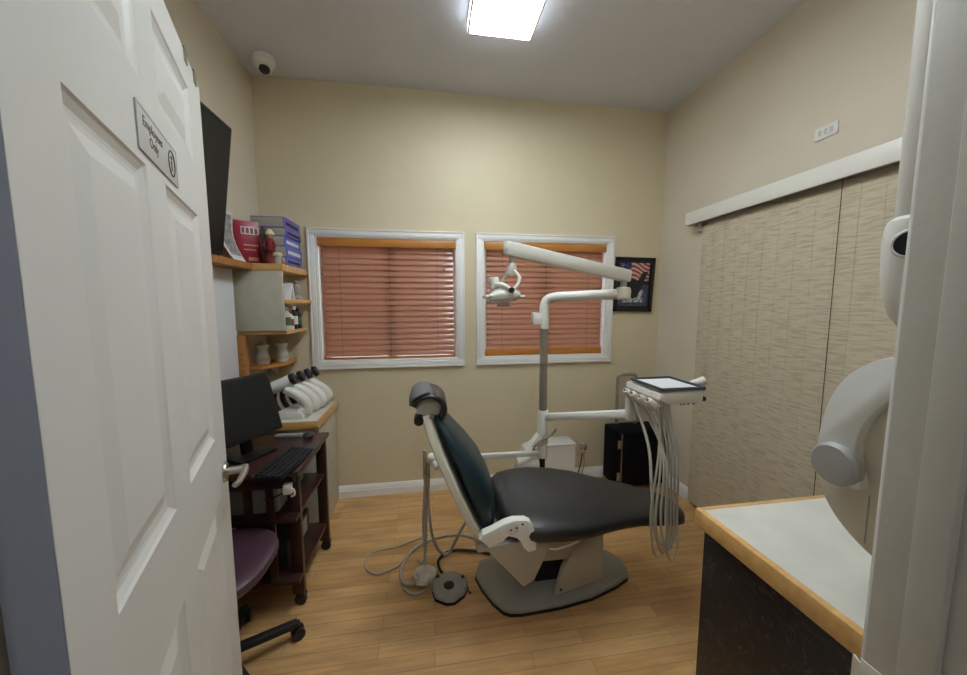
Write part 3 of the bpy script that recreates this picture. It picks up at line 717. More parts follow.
# ------------------------------------------------------------------ plum stool chair on casters
r = thing('office_chair', 'plum office chair on a five-arm caster base, mostly behind the door', 'chair', (-.79, 1.345, 0))
sc_ = V((-.84, 1.365, 0))
b = MB(); rings = []
for (z_, k) in ((.405, .86), (.412, .96), (.430, 1.0), (.448, .98), (.460, .90), (.465, .70)):
    rings.append(sring(sc_ + V((0, 0, z_)), V((1, 0, 0)), V((0, 1, 0)), .222 * k, .215 * k, 36, 2.6))
b.loft(rings); obj('seat', b, m_plum, r)
obj('column', MB().cyl((-.79, 1.345, .075), (-.79, 1.345, .40), .024, n=20), m_black, r)
b = MB(); b.box(-.92, -.74, 1.22, 1.42, .385, .404, .004); b.tube([(-.84, 1.22, .395), (-.88, 1.12, .42), (-.91, 1.08, .60)], .014); obj('seat_plate', b, m_black, r)
b = MB(); rings = []
for (d_, k) in ((0, .9), (.012, 1.), (.035, 1.), (.045, .85)): rings.append(sring(V((-.915, 1.035 + d_, .72)), V((1, 0, 0)), V((0, 0, 1)), .17 * k, .15 * k, 32, 2.8))
b.loft(rings); obj('backrest', b, m_plum, r)
hub = V((-.79, 1.345, .085))
for k in range(5):
    a = math.radians(30 + 72 * k); e_ = hub + V((math.cos(a) * .245, math.sin(a) * .245, -.018))
    l = MB(); l.beam(hub + V((0, 0, .01)), e_, .034, .026, .005); lo = obj('base_arm', l, m_blackm, r)
    c = MB(); p = e_ + V((0, 0, -.040)); tn = V((-math.sin(a), math.cos(a), 0))
    c.cyl(p - tn * .024, p - tn * .006, .026, n=20, bev=.003); c.cyl(p + tn * .006, p + tn * .024, .026, n=20, bev=.003); c.cyl(p, e_ + V((0, 0, .008)), .010, n=12)
    obj('caster', c, m_black, lo)
obj('hub', MB().cyl((-.79, 1.345, .06), (-.79, 1.345, .115), .04, .034, 24, bev=.003), m_black, r)

# ------------------------------------------------------------------ dental chair
r = thing('dental_chair', 'reclined dental chair with black seat and dark teal back in the room centre', 'dental chair', (.60, 1.58, 0))
pl = [(.213, 1.66), (.235, 1.58), (.275, 1.49), (.315, 1.436), (.345, 1.420), (.40, 1.414), (.58, 1.421), (.75, 1.445), (.90, 1.492), (.985, 1.53), (1.012, 1.575), (1.01, 1.65), (.97, 1.72), (.85, 1.765), (.60, 1.79), (.35, 1.79), (.25, 1.75)]
obj('base_plate', MB().prism(pl, .012, .034, 'z', .006), m_basegrey, r)
cxy = (.6, 1.6); obj('base_rim', MB().prism([(cxy[0] + (p[0] - cxy[0]) * 1.006, cxy[1] + (p[1] - cxy[1]) * 1.006) for p in pl], 0, .012, 'z'), m_black, r)
obj('shadowed_lift', MB().box(.50, .72, 1.56, 1.70, .034, .21, .006), m_blackm, r)  # inferred linkage as a plain box, shadow under the column put into its black
b = MB(); b.prism([(.235, .43), (.40, .215), (.50, .205), (.80, .20), (.805, .315), (.76, .375), (.62, .42), (.30, .44)], 1.476, 1.68, 'y', .008); obj('column_housing', b, m_tan, r)
b = MB(); b.prism([(.575, .036), (.60, .040), (.815, .092), (.81, .325), (.79, .335), (.735, .315), (.67, .265), (.61, .165)], 1.462, 1.50, 'y', .006); b.prism([(.62, .04), (.812, .092), (.805, .325), (.735, .31)], 1.50, 1.70, 'y', .004); obj('foot_cover', b, m_tan, r)
b = MB(); b.cyl((.598, 1.464, .066), (.598, 1.458, .066), .006, n=14); obj('screw', b, m_black, r)
# seat cushion and leg rest
st = [(.285, 1.52, .16, .525, .475), (.30, 1.52, .20, .54, .455), (.34, 1.52, .245, .553, .440), (.42, 1.52, .272, .560, .430), (.52, 1.522, .280, .558, .425), (.64, 1.52, .268, .548, .425), (.74, 1.515, .238, .538, .428), (.83, 1.50, .200, .525, .425),
      (.92, 1.49, .170, .512, .415), (1.01, 1.475, .150, .498, .405), (1.10, 1.46, .130, .482, .398), (1.14, 1.45, .105, .470, .394), (1.165, 1.445, .070, .458, .398), (1.178, 1.44, .035, .445, .410)]
b = MB(); b.loft([sring(V((x, yc, (zt_ + zb) / 2)), V((0, 1, 0)), V((0, 0, 1)), hw, (zt_ - zb) / 2, 40, 2.7) for (x, yc, hw, zt_, zb) in st])
seat = obj('seat', b, m_vinyl, r, smooth=60)
b = MB(); b.box(.30, .90, 1.37, 1.67, .405, .432, .006); obj('seat_frame', b, m_tan, r)
b = MB(); b.tube([(.47, 1.275, .425), (.50, 1.272, .423), (.55, 1.275, .43), (.60, 1.285, .437)], .0035, 8); obj('seat_piping', b, m_white, seat)
# backrest
bs = [((.205, .462), (.245, .470), .175), ((.190, .51), (.262, .505), .20), ((.165, .575), (.268, .572), .212), ((.135, .645), (.258, .655), .212), ((.103, .725), (.220, .735), .200), ((.070, .805), (.160, .815), .178),
      ((.040, .880), (.097, .888), .148), ((.016, .935), (.048, .943), .118), ((.006, .960), (.026, .967), .085)]
rings = []
for R_, F_, hw in bs:
    R3, F3 = V((R_[0], 1.52, R_[1])), V((F_[0], 1.52, F_[1])); c = (R3 + F3) / 2; ax = (F3 - R3); ln = ax.length; ax.normalize()
    rings.append(sring(c, ax, V((0, 1, 0)), ln / 2, hw, 36, 3.2))
b = MB(); b.loft(rings); bk = obj('backrest', b, m_teal, r, label='dark teal backrest cushion', smooth=60)
rings = []
for (x, z_), hw in (((.222, .432), .19), ((.190, .468), .205), ((.150, .540), .215), ((.112, .625), .212), ((.075, .71), .205), ((.040, .79), .19), ((.010, .865), .165), ((-.012, .93), .135), ((-.022, .965), .11)):
    c = V((x, 1.52, z_)); ax = V((.93, 0, .36)); rings.append(sring(c + ax * .0, ax, V((0, 1, 0)), .021, hw, 32, 6))
b = MB(); b.loft(rings); obj('back_shell', b, m_cream, r)
# hinge bracket on the near side, mirrored on the far side
bp = [(.200, .484), (.240, .498), (.292, .522), (.330, .531), (.383, .527), (.405, .514), (.420, .48), (.430, .430), (.428, .39), (.395, .385), (.375, .405), (.362, .432), (.345, .452), (.308, .465), (.283, .443), (.228, .422), (.186, .462)]
bp = [(x * .957, 1.42 - (1.42 - z_) * .957) for x, z_ in bp]
for ya, yb_ in ((1.262, 1.300),):
    br = obj('hinge_bracket', MB().prism(bp, ya, yb_, 'y', .004), m_white, r)
    ys = ya - .001 if ya < 1.5 else yb_ + .001
    s = MB(); s.cyl((.311, ys, .537), (.311, ys + (.003 if ya < 1.5 else -.003), .537), .027, n=26, bev=.001); s2 = MB()
    for px_, pz in ((.304, .533), (.327, .540), (.352, .552)): s2.cyl((px_, ys - .001, pz), (px_, ys + .002, pz), .0042, n=12)
    dk = obj('pivot_disc', s, m_white2, br); obj('screw', s2, m_black, br)
for ya, yb_ in ((1.302, 1.345), (1.695, 1.738)):
    obj('side_skirt', MB().prism([(.19, .44), (.222, .418), (.37, .245), (.418, .272), (.445, .33), (.475, .40), (.485, .43), (.35, .45)], ya, yb_, 'y', .006), m_tan, r)
b = MB(); b.box(.18, .44, 1.34, 1.70, .39, .43, .006); obj('cross_frame', b, m_tan, r)
# headrest
hc = V((-.008, 1.50, .990))
def arcp(a, rad): return (hc.x + rad * 1.12 * math.cos(a), hc.z + rad * math.sin(a))
outer = [arcp(math.radians(a), .067) for a in range(-42, 172, 12)]; inner = [arcp(math.radians(a), .047) for a in range(168, -43, -12)]
rings = []
n = len(outer)
b = MB(); b.prism(outer + inner, 1.39, 1.61, 'y', .012, 3)
hr = obj('headrest', b, m_black, r)
b = MB(); rings = []
for k in range(7):
    a = math.radians(85 + 82 * k / 6); o = arcp(a, .070 + .006 * math.sin(PI * k / 6)); hw = .085 + .03 * math.sin(PI * k / 6)
    tg = V((math.cos(a), 0, math.sin(a))); rings.append(sring(V((o[0], 1.50, o[1])), tg, V((0, 1, 0)), .004 + .012 * math.sin(PI * (k + .4) / 6.8), hw, 24, 2.5))
b.loft(rings); obj('head_pad', b, m_padgrey, hr, label='grey front pad of the headrest')
b = MB(); b.prism([arcp(math.radians(a), .046) for a in range(-60, 200, 13)] + [(-.058, .955), (-.02, .945), (.01, .945)], 1.43, 1.57, 'y', .006); obj('headrest_housing', b, m_tan, r)
b = MB(); b.cyl((-.050, 1.400, .944), (-.050, 1.455, .950), .020, .021, 24, bev=.004); obj('headrest_knob', b, m_black, r)
b = MB(); b.beam((.012, 1.475, .955), (.012, 1.475, .90), .02, .012, .003); b.beam((-.012, 1.50, .96), (.02, 1.50, .89), .05, .010, .002); b.cyl((.0, 1.40, .955), (.0, 1.60, .955), .010, n=16); obj('headrest_mount', b, m_dsteel, r)
b = MB(); b.ball((.165, 1.5, .50), .04, (1, 2, 1)); obj('motor_cover', b, m_black, r)

# ------------------------------------------------------------------ dental light on its post
PX, PY = .678, 2.0
r = thing('dental_light', 'white overhead examination lamp on a jointed arm and tall steel post behind the chair', 'dental lamp', (PX, PY, 0))
b = MB(); b.cyl((PX, PY, .50), (PX, PY, 1.30), .024, n=28); obj('post', b, m_dsteel, r)
b = MB(); b.cyl((PX, PY, 0), (PX, PY, .50), .019, n=24); b.cyl((PX, PY, 0), (PX, PY, .03), .09, .08, 28, bev=.004); obj('lower_post', b, m_black, r)
K1 = V((1.05, 1.775, 1.495))
b = MB(); b.tube([(PX, PY, 1.275), (PX, PY, 1.34), (PX, PY, 1.40), (PX + .015, PY - .006, 1.445), (PX + .06, PY - .035, 1.463), (PX + .15, PY - .09, 1.468), tuple(K1 + V((-.05, .03, -.020))), tuple(K1 + V((0, 0, -.018)))], .0285, 18); obj('fixed_arm', b, m_white, r)
b = MB(); b.box(PX - .075, PX - .02, PY - .025, PY + .02, 1.300, 1.372, .004); obj('switch_box', b, m_white, r)
b = MB(); b.lathe(K1 + V((0, 0, -.05)), [(.001, 0), (.030, 0), (.038, .010), (.040, .05), (.034, .066), (.014, .070), (.001, .071)]); obj('knuckle', b, m_cream, r)
A0 = V((1.085, 1.785, 1.572)); A1 = V((.350, 1.61, 1.682))
b = MB(); b.cyl(K1 + V((0, 0, .01)), (K1.x, K1.y, 1.552), .016, n=18); obj('arm_pin', b, m_dsteel, r)
b = MB(); b.beam(A0, A1, .050, .066, .010); arm = obj('spring_arm', b, m_white, r)
H = V((.385, 1.62, 1.60))
b = MB(); b.cyl((.388, 1.62, 1.655), (.388, 1.62, 1.60), .013, n=18); obj('pivot', b, m_dsteel, r)
b = MB(); b.tube([(.388, 1.62, 1.612), (.386, 1.62, 1.585), (.378, 1.62, 1.56)], lambda t: .016 + .008 * math.sin(PI * t), 16)
b.tube([(.392, 1.60, 1.575), (.415, 1.585, 1.545), (.405, 1.575, 1.51), (.378, 1.57, 1.485)], .0085, 12); b.tube([(.372, 1.64, 1.575), (.36, 1.66, 1.55), (.352, 1.665, 1.52), (.355, 1.66, 1.485)], .0085, 12)
obj('yoke', b, m_white, r)
Hc = V((.345, 1.61, 1.462)); rt = Matrix.Rotation(math.radians(-7), 3, 'Y')
b = MB()
rings = []
for (k, z_, k2) in ((.25, .040, .5), (.45, .034, .7), (.72, .020, .9), (.94, .010, 1.0), (1.0, .003, 1.0), (1.0, -.010, 1.0), (.96, -.014, .97)):
    rings.append([Hc + rt @ (q) for q in sring(V((0, 0, z_)), V((1, 0, 0)), V((0, 1, 0)), .080 * k, .062 * k2, 32, 2.5)])
b.loft(rings); hd = obj('reflector', b, m_white, r)
b = MB(); b.loft([[Hc + rt @ q for q in sring(V((0, 0, z_)), V((1, 0, 0)), V((0, 1, 0)), .076 * k, .058 * k, 32, 2.5)] for (k, z_) in ((1, -.014), (.97, -.022), (.7, -.030), (.3, -.034))]); obj('lens', b, m_clear, hd)
b = MB(); b.box(-.03, .03, -.02, .02, -.052, -.036, .004, 2, Matrix.Translation(Hc)); obj('bulb_shield', b, m_dsteel, hd)
b = MB(); b.cyl(Hc + V((-.040, 0, .03)), Hc + V((-.048, 0, .085)), .028, .022, 24, bev=.005); b.tube([Hc + V((-.04, -.02, .05)), Hc + V((-.01, -.045, .045)), Hc + V((.02, -.055, .025))], .011, 12); obj('rear_housing', b, m_white, hd)
b = MB(); b.cyl(Hc + V((.022, -.062, .022)), Hc + V((.022, -.080, .022)), .013, n=20, bev=.002); obj('knob', b, m_black, hd)
for sx_ in (-1, 1):
    b = MB(); b.tube([Hc + V((sx_ * .070, -.035, -.004)), Hc + V((sx_ * .090, -.040, -.006)), Hc + V((sx_ * .090, .02, -.006)), Hc + V((sx_ * .070, .02, -.004))], .007, 10); obj('handle', b, m_white2, hd)

# ------------------------------------------------------------------ delivery unit
r = thing('delivery_unit', 'white dental delivery unit with hanging handpiece hoses on a swing arm', 'dental instrument unit', (PX, PY, .58))
b = MB(); b.cyl((PX, PY, .565), (PX, PY, .775), .033, n=28, bev=.004); obj('sleeve', b, m_white, r)
b = MB(); b.beam((PX + .01, PY - .01, .735), (.985, 1.56, .875), .042, .042, .012); b.cyl((.985, 1.56, .845), (.985, 1.56, .985), .026, n=20, bev=.004); obj('swing_arm', b, m_white, r)
b = MB(); b.tube([(PX - .015, PY - .036, .60), (PX - .05, PY - .055, .595), (PX - .07, PY - .06, .57), (PX - .075, PY - .06, .55)], .007, 10); b.tube([(PX - .015, PY - .036, .60), (PX + .04, PY - .05, .635), (PX + .07, PY - .055, .67)], .008, 10); obj('brake_lever', b, m_dsteel, r)
hd = MB(); hx0, hx1, hy0, hy1 = .985, 1.158, 1.30, 1.555
hd.prism([(hx0 + .012, .996), (hx1 - .012, .996), (hx1, 1.008), (hx1, 1.050), (hx0 + .02, 1.050), (hx0 - .032, 1.042), (hx0 - .034, 1.018)], hy0, hy1, 'y', .005)
head = obj('head', hd, m_white, r)
b = MB(); b.tube([(hx1 - .005, 1.44, 1.03), (hx1 + .05, 1.43, 1.048), (hx1 + .105, 1.42, 1.066)], lambda t: .011 + .009 * t, 14); obj('handle', b, m_white, r)
b = MB(); b.cyl((hx1 - .01, 1.33, 1.012), (hx1 + .030, 1.325, 1.006), .011, n=16, bev=.002); obj('control_knob', b, m_black, r)
b = MB(); b.cyl((hx1 - .005, 1.40, 1.035), (hx1 + .090, 1.395, 1.034), .008, n=16, bev=.002); obj('control_knob', b, m_black, r)
for x in (1.065, 1.08, 1.10, 1.125): b = MB(); b.cyl((x, 1.315, .999), (x, 1.315, .988), .004, n=10); obj('switch', b, m_black, r)

b = MB(); b.beam((.960, 1.30, .985), (.960, 1.55, .985), .02, .014, .003); obj('holder_bar', b, m_grey, r)
for k in range(4):
    y = 1.335 + k * .058; x = .958
    h = MB(); h.lathe((x - .012, y - .004, .985), [(.001, .046), (.012, .046), (.0175, .036), (.0185, .0), (.014, -.020), (.007, -.03), (.001, -.03)], 16, rot=Matrix.Rotation(math.radians(-50), 3, 'Y') @ Matrix.Rotation(math.radians(12), 3, 'X'))
    ho = obj('handpiece', h, m_white, r)
    h = MB(); h.cyl((x - .045, y - .013, 1.014), (x - .056, y - .015, 1.022), .006, n=12); obj('tip', h, m_dsteel, ho)
    sy = 1.300 - k * .012; bx = k * .014; bz = .335 + (k % 3) * .022
    b = MB(); b.tube([(x + .004, y, .972), (x + .012, y * .5 + sy * .5, .90), (.955 + bx * .3, sy - .004, .76), (.922 + bx, sy - .02, .55), (.930 + bx, sy - .022, bz + .07), (.950 + bx, sy - .020, bz + .008), (.978 + bx * .8, sy - .018, bz), (1.004 + bx * .6, sy - .015, bz + .06), (1.008 + bx * .4, sy - .008, .55), (1.000 + k * .008, sy, .78), (.985 + k * .012, 1.32, .93), (.982 + k * .014, 1.335, 1.001)], .0048, 10, 5)
    obj('hose', b, m_hose, r)
b = MB(); b.tube([(1.00, 1.36, 1.0), (1.0, 1.34, .85), (1.005, 1.30, .60), (1.005, 1.285, .44), (.980, 1.28, .385), (.945, 1.28, .44), (.935, 1.30, .62), (.950, 1.36, .80), (.962, 1.50, .965)], .0065, 10); obj('hose', b, m_hose, r)
# tray lying on the head
t = thing('instrument_tray', 'dark rimmed instrument tray lined with white paper on the delivery unit', 'tray', (1.07, 1.42, 1.0505))
ty = [(.935, 1.30), (1.175, 1.30), (1.165, 1.50), (.96, 1.50)]
b = MB(); b.prism([(.970, 1.298), (1.155, 1.298), (1.168, 1.312), (1.165, 1.515), (1.153, 1.528), (.970, 1.528), (.958, 1.515), (.956, 1.312)], 1.0505, 1.058, 'z', .002)
obj('tray_base', b, m_grey, t)
rm = MB(); L_ = [(.960, 1.300, 1.062), (1.164, 1.300, 1.062), (1.164, 1.524, 1.062), (.960, 1.524, 1.062), (.960, 1.300, 1.062)]
for i in range(4): rm.beam(L_[i], L_[i + 1], .010, .012, .002)
obj('rim', rm, M('dark_slate_plastic', (66, 74, 84), .35), t)
obj('paper_liner', MB().prism([(.974, 1.312), (1.152, 1.312), (1.152, 1.512), (.974, 1.512)], 1.0582, 1.0600, 'z'), m_paper, t)

# ------------------------------------------------------------------ suction arm left of the post
r = thing('suction_arm', 'white horizontal assistant arm with suction handpieces and hoses left of the post', 'suction arm', (.45, 1.92, .40))
b = MB(); b.beam((PX - .03, PY - .01, .508), (.022, 1.80, .600), .034, .030, .008); obj('arm_bar', b, m_white2, r)
b = MB(); b.cyl((PX, PY, .475), (PX, PY, .563), .032, .030, 26, bev=.004); b.prism([(PX - .085, .555), (PX - .03, .63), (PX - .005, .60), (PX - .005, .555)], PY - .03, PY + .03, 'y', .004); obj('collar', b, m_white, r)
b = MB(); b.loft([sring(V((x, PY + .02, .425)), V((0, 1, 0)), V((0, 0, 1)), hw, hh, 24, 3) for x, hw, hh in ((PX - .17, .02, .02), (PX - .155, .045, .042), (PX - .08, .055, .052), (PX - .025, .05, .05), (PX - .02, .02, .02))]); obj('valve_housing', b, m_white, r)
b = MB(); b.cyl((PX - .07, PY - .037, .40), (PX - .07, PY - .045, .40), .007, n=12); obj('screw', b, m_black, r)
b = MB(); b.ball((.000, 1.785, .612), .030, (.9, .9, 1.0)); b.cyl((.005, 1.77, .60), (.030, 1.745, .578), .016, .019, 18, bev=.003); obj('holder', b, m_white, r)
b = MB(); b.beam((.0, 1.78, .625), (.085, 1.76, .612), .012, .006, .001); obj('holder_lever', b, m_dsteel, r)
for k, (x, zz, ln) in enumerate(((-.036, .665, .13), (-.020, .60, .07))):
    h = MB(); h.cyl((x, 1.775, zz), (x, 1.775, zz - ln), .0105, .009, 16, bev=.002); h.cyl((x, 1.775, zz - ln), (x, 1.775, zz - ln - .05), .012, .008, 16, bev=.002); obj('suction_handpiece', h, m_dsteel, r)
b = MB(); b.tube([(-.036, 1.775, .49), (-.042, 1.78, .40), (-.050, 1.79, .25), (-.045, 1.77, .08), (-.06, 1.72, .018), (-.10, 1.665, .012), (-.155, 1.69, .011), (-.17, 1.78, .011), (-.13, 1.90, .011), (-.03, 1.985, .011), (.10, 2.02, .011), (.22, 1.99, .011), (.31, 1.90, .014)], .0085, 12); obj('hose', b, m_hose, r)
b = MB(); b.tube([(-.020, 1.775, .49), (-.022, 1.785, .38), (-.010, 1.81, .20), (.015, 1.84, .08), (.045, 1.85, .028), (.085, 1.85, .02), (.13, 1.85, .10), (.17, 1.84, .18), (.21, 1.80, .28)], .0085, 12); obj('hose', b, m_hose, r)
b = MB(); b.tube([(-.030, 1.79, .48), (-.034, 1.795, .30), (-.040, 1.79, .12), (-.055, 1.80, .02), (-.085, 1.84, .008)], .0065, 10); obj('hose', b, m_hose, r)

# floor items
solo('foil_dish', MB().lathe((-.045, 1.69, .0185), [(.001, 0), (.050, 0), (.066, .012), (.060, .030), (.035, .044), (.001, .048)], 26), m_foil, 'crumpled silver foil-wrapped disc on the floor under the suction hoses', 'foil disc')
b = MB(); b.tube([(-.04, 2.04, .008), (-.20, 1.97, .008), (-.34, 1.94, .008), (-.37, 1.84, .008), (-.30, 1.77, .008), (-.20, 1.80, .008), (-.16, 1.84, .008)], .0045, 8)
solo('pale_tubing', b, m_tan, 'thin pale tubing curling out to the left on the floor', 'tubing')
b = MB(); b.tube([(-.02, 1.66, .0075), (-.06, 1.615, .0075), (-.115, 1.62, .0075), (-.15, 1.655, .0075)], .006, 8); solo('grey_tubing', b, m_hose, 'short grey tubing curve on the floor at the left of the foot pedal', 'tubing')
r = thing('foot_pedal', 'grey foot control pedal with a round black button on the floor', 'foot pedal', (.08, 1.60, 0))
pc = (.078, 1.615); pts = [(-.085, -.01), (-.072, -.055), (-.02, -.088), (.02, -.088), (.068, -.055), (.092, -.005), (.085, .04), (.03, .085), (-.03, .082), (-.072, .045)]
b = MB(); b.prism([(pc[0] + p[0], pc[1] + p[1]) for p in pts], .006, .036, 'z', .010, 3); obj('housing', b, m_grey, r)
b = MB(); b.prism([(pc[0] + p[0] * 1.03, pc[1] + p[1] * 1.03) for p in pts], 0, .007, 'z'); obj('rubber_foot', b, m_black, r)
b = MB(); b.cyl((pc[0] - .004, pc[1] - .012, .035), (pc[0] - .004, pc[1] - .012, .041), .026, n=26, bev=.003); obj('button', b, m_black, r)
b = MB()
for q in ((-.055, .052), (.068, .03)): b.cyl((pc[0] + q[0], pc[1] + q[1], .033), (pc[0] + q[0], pc[1] + q[1], .042), .007, n=12)
obj('knob', b, m_black, r)
b = MB(); b.tube([(.07, 1.672, .02), (.035, 1.74, .012), (.03, 1.82, .011), (.10, 1.88, .011), (.22, 1.86, .011), (.32, 1.815, .012)], .0075, 10); obj('cable', b, m_black, r)
b = MB(); b.tube([(.14, 1.61, .020), (.158, 1.60, .014), (.172, 1.575, .010), (.18, 1.57, .010)], .006, 8); obj('side_lever', b, m_brown, r)

# utility box behind the post
r = thing('utility_box', 'white metal utility box standing against the back wall behind the chair', 'utility box', (.94, 2.48, 0))
obj('cabinet', MB().prism([(.685, 0), (1.075, 0), (1.075, .362), (.78, .362), (.70, .33), (.685, .30)], 2.40, 2.563, 'y', .004), m_white, r)
obj('lid', MB().box(.775, 1.080, 2.395, 2.563, .3625, .372, .003), m_white2, r)

# wall socket with plugs
r = thing('wall_outlet', 'cream wall outlet with plugs and cords low on the back wall', 'wall outlet', (1.212, YB - .006, .20))
obj('face_plate', MB().box(1.165, 1.245, YB - .006, YB, .195, .325, .002), m_cream, r)
b = MB(); b.box(1.180, 1.222, YB - .045, YB - .007, .262, .31, .006); b.ball((1.20, YB - .03, .238), .020); obj('plug', b, m_tan, r)
b = MB(); b.box(1.215, 1.235, YB - .035, YB - .007, .25, .29, .004); obj('plug', b, m_blackm, r)
b = MB(); b.tube([(1.20, YB - .035, .235), (1.185, YB - .045, .16), (1.17, YB - .04, .08), (1.155, YB - .05, .012), (1.12, YB - .12, .006)], .0045, 8); obj('cord', b, m_brown, r)
b = MB(); b.tube([(1.205, YB - .035, .235), (1.215, YB - .045, .15), (1.20, YB - .04, .07), (1.21, YB - .05, .012), (1.23, YB - .14, .006)], .0045, 8); obj('cord', b, m_tan, r)

# trolley case in the far right corner
r = thing('trolley_case', 'black trolley case with silver latches and a raised grey pull handle in the corner', 'trolley case', (1.60, 2.43, 0))
obj('shell', MB().box(1.372, 1.800, 2.335, 2.535, .03, .47, .018, 3), M('black_fabric', (9, 9, 14), .8, spec=.15), r)
b = MB()
for z_ in (.12, .37): b.box(1.385, 1.425, 2.322, 2.336, z_ - .03, z_ + .03, .003)
for i, z_ in enumerate((.12, .37)): 
    q = MB(); q.box(1.380, 1.404, 2.326, 2.3345, z_ - .032, z_ + .032, .003); obj('latch', q, m_chrome, r)
b.bm.free()
obj('edge_trim', MB().box(1.410, 1.417, 2.329, 2.3345, .06, .45, .002), m_dsteel, r)
b = MB(); b.tube([(1.46, 2.50, .46), (1.46, 2.50, .80), (1.465, 2.50, .85), (1.49, 2.50, .865), (1.59, 2.50, .865), (1.615, 2.50, .85), (1.62, 2.50, .80), (1.62, 2.50, .46)], .013, 10); b.box(1.475, 1.605, 2.49, 2.51, .855, .878, .006); obj('pull_handle', b, m_dsteel, r)
for x in (1.42, 1.75): obj('wheel', MB().cyl((x - .015, 2.44, .028), (x + .015, 2.44, .028), .028, n=20, bev=.004), m_black, r)

# framed flag poster on the back wall, slightly tilted
r = thing('framed_poster', 'black framed poster of an American flag behind a dark bird, hung crooked by the window', 'picture', (1.60, YB - .012, 1.36))
pm = basis((1, 0, -.012), (.05, 0, 1), (1.605, YB - .012, 1.575))
pw, ph = .168, .213
b = MB(); 
for q in ((-pw, pw, -ph, -ph + .028), (-pw, pw, ph - .028, ph), (-pw, -pw + .028, -ph, ph), (pw - .028, pw, -ph, ph)): b.box(q[0], q[1], q[2], q[3], -.008, .010, .002, 2, pm)
obj('frame', b, m_black, r)
def poster():
    nx, ny = 56, 72; bm = bmesh.new(); cl = bm.loops.layers.float_color.new('print')
    g = [[bm.verts.new(pm @ V((-.141 + .282 * i / nx, -.186 + .372 * j / ny, .0))) for i in range(nx + 1)] for j in range(ny + 1)]
    rnd = random.Random(3)
    for j in range(ny):
        for i in range(nx):
            u, v = (i + .5) / nx, (j + .5) / ny; c = (14, 15, 24)
            wv = .03 * math.sin(u * 9)
            if v > .55 + .25 * abs(u - .75):
                if u < .40: c = (28, 40, 92) if rnd.random() > .16 else (150, 160, 190)
                elif int((v + wv + u * .25) * 22) % 2: c = (150, 52, 48)
                else: c = (206, 178, 168)
            elif v < .50:
                c = (46, 52, 72) if rnd.random() > .25 else (90, 98, 118)
                if v < .22 and v > .12 and .2 < u < .8 and rnd.random() > .35: c = (196, 200, 206)
            # dark wings and body spreading upwards in a V, pale head patch low right
            for (cx_, sl) in ((.42, -.50), (.58, .62)):
                if .26 < v < .78 and abs(u - (cx_ + sl * (v - .36))) < .13 - .10 * (v - .26): c = (16, 18, 22) if rnd.random() > .12 else (40, 42, 46)
            if (u - .5) ** 2 + (v - .36) ** 2 < .022: c = (22, 22, 26)
            if (u - .72) ** 2 * 1.2 + (v - .30 - (u - .72) * .8) ** 2 < .006: c = (178, 182, 190)
            if (u - .34) ** 2 + (v - .33) ** 2 < .002: c = (210, 190, 180)
            if u < .05 or u > .95 or v < .04 or v > .96: c = (12, 12, 18)
            f = bm.faces.new((g[j][i], g[j][i + 1], g[j + 1][i + 1], g[j + 1][i]))
            for l in f.loops: l[cl] = L3(c)
    return bm
obj('print', poster(), m_print, r)
obj('backing', MB().box(-pw + .01, pw - .01, -ph + .01, ph - .01, -.010, -.003, 0, 2, pm), m_blackm, r)

# ------------------------------------------------------------------ right wall
r = thing('wall_plate', 'small white three-gang plate high on the right wall', 'wall plate', (XR - .004, 1.432, 2.19))
obj('face_plate', MB().box(XR - .006, XR, 1.385, 1.482, 2.190, 2.248, .002), m_white, r)
for k, y in enumerate((1.410, 1.434, 1.458)):
    obj('jack', MB().box(XR - .0075, XR - .006, y - .007, y + .007, 2.208, 2.232, .0005), m_signgrey, r)

r = thing('vertical_blind', 'beige crinkled fabric vertical blind with white valance along the right wall', 'window blind', (1.80, 1.24, .02))
obj('valance', MB().box(1.752, 1.764, .36, 2.215, 1.957, 2.040, .002), m_white, r)
obj('valance_return', MB().box(1.764, XR, 2.203, 2.215, 1.957, 2.040, .001), m_white, r)
obj('headrail', MB().box(1.782, 1.828, .36, 2.19, 1.965, 2.005, .003), m_lgrey, r)
b = MB(); n = 20; vy0, vy1 = .40, 2.115; pitch = (vy1 - vy0) / n
for k in range(n):
    yc = vy1 - pitch * (k + .5); hw = .0475
    tl = math.radians(2.0); rings = []
    for z_ in (.028, .5, 1.0, 1.5, 1.94):
        row = []
        for s in (-1, -.6, -.2, .2, .6, 1): row.append(V((1.806 + s * hw * math.sin(tl) - .0035 * (1 - s * s), yc + s * hw, z_)))
        rings.append(row + [p + V((.0012, 0, 0)) for p in reversed(row)])
    b.loft(rings)
obj('vanes', b, m_weave, r)
obj('wall_bracket', MB().box(1.80, XR, 2.120, 2.160, 1.905, 1.956, .002), m_lgrey, r)
b = MB(); b.cyl((1.789, 1.312, .05), (1.789, 1.312, 1.965), .0016, n=8); obj('vane_gap_line', b, m_brown, r)  # dark gap between two vanes put in as a thin brown rod

# ------------------------------------------------------------------ near counter on the right
CX, CY0, CY1, CZ = .664, .3602, .752, .90
r = thing('base_cabinet', 'dark marbled base cabinet with pale countertop and thick oak edge by the door', 'cabinet', (1.2, .55, 0))
obj('carcass', MB().box(CX + .012, XR - .09, CY0 + .002, CY1 - .022, .0, CZ - .042, .001), m_dark, r)
obj('countertop', MB().box(CX + .017, XR - .09, CY0, CY1 - .012, CZ - .040, CZ, .0005), m_top, r)
b = MB(); b.box(CX, CX + .0168, CY0, CY1, CZ - .042, CZ + .0015, .003); b.box(CX + .017, XR - .09, CY1 - .0118, CY1, CZ - .042, CZ + .0015, .003); obj('oak_edge', b, m_oak, r)

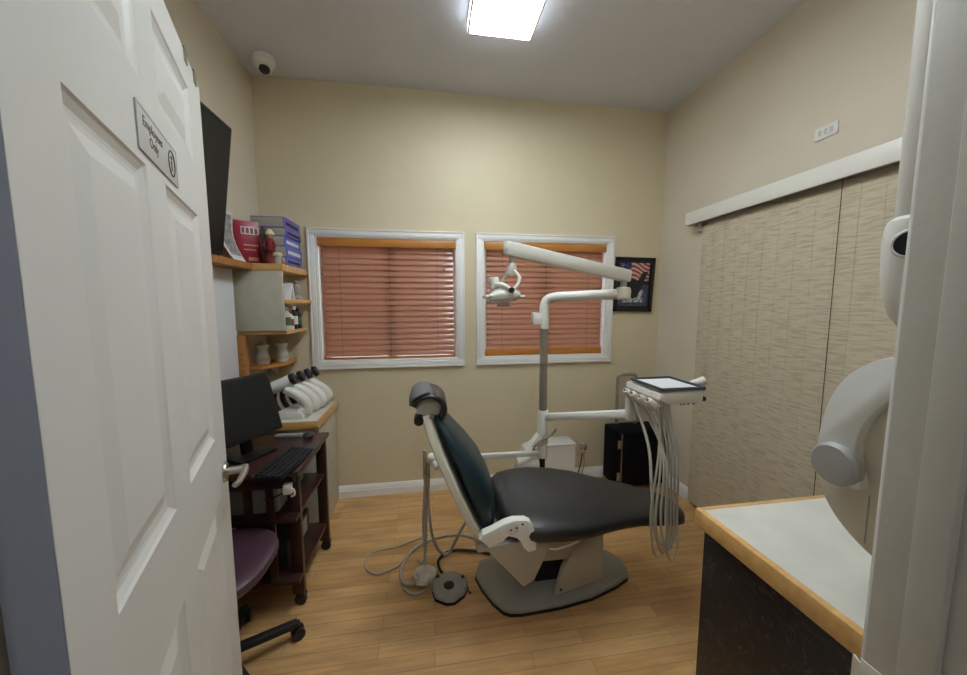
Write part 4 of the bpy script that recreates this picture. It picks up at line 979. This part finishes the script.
# towel dispenser on the front wall above the counter
r = thing('towel_dispenser', 'large white rounded paper towel dispenser on the wall above the near counter', 'paper towel dispenser', (.82, YF, 1.02))
bp_ = [(YF, 1.345), (.40, 1.340), (.455, 1.322), (.500, 1.285), (.522, 1.235), (.534, 1.175), (.534, 1.125), (.524, 1.080), (.500, 1.040), (.460, 1.008), (.410, .990), (YF, .985)]
obj('body', MB().prism(smooth_loop(bp_), .725, 1.0, 'x', .004, 2), m_cream, r)
bo = [(.365, 1.342), (.42, 1.340), (.462, 1.320), (.494, 1.282), (.512, 1.23), (.519, 1.165), (.505, 1.12), (.452, 1.108), (.462, 1.16), (.458, 1.21), (.440, 1.25), (.41, 1.28), (.365, 1.29)]
obj('cover_band', MB().prism(smooth_loop(bo), .705, .727, 'x', .003, 2), m_white2, r)
b = MB(); b.lathe((.712, .486, 1.140), [(.001, 0), (.037, 0), (.037, -.014), (.032, -.020), (.001, -.022)], 32, 'x'); obj('round_cap', b, m_lgrey, r)
obj('seam', MB().box(.7235, .725, .448, .4495, 1.015, 1.10), m_grey, r)
obj('window_slot', MB().prism([(.375, 1.16), (.43, 1.17), (.425, 1.225), (.405, 1.26), (.375, 1.27)], .7225, .7245, 'x'), m_grey, r)

# cup dispenser
r = thing('cup_dispenser', 'white wall dispenser with tall round tube and dark oval opening by the doorway', 'cup dispenser', (.672, .383, 1.39))
dc = V((.668, .391, 0))
obj('tube', MB().cyl(dc + V((0, 0, 1.53)), dc + V((0, 0, 2.05)), .025, n=28, bev=.004), m_white, r)
obj('holder', MB().lathe(dc + V((0, 0, 1.385)), [(.001, 0), (.010, .002), (.021, .018), (.029, .045), (.033, .080), (.0345, .115), (.0335, .140), (.031, .150), (.024, .156), (.001, .156)], 32), m_white, r)
q = V((-.93, -.36, .12)).normalized(); rq = q.to_track_quat('Z', 'Y').to_matrix()
c0 = dc + V((0, 0, 1.496)) + q * .027
b = MB(); b.lathe(c0, [(.001, 0), (.0175, 0), (.0175, .0095), (.001, .0085)], 26, rot=rq); obj('opening', b, m_black, r)
b = MB(); b.lathe(c0, [(.0165, .004), (.020, .004), (.0205, .009), (.018, .0115), (.0165, .010), (.0165, .004)], 26, rot=rq); obj('opening_rim', b, m_white2, r)
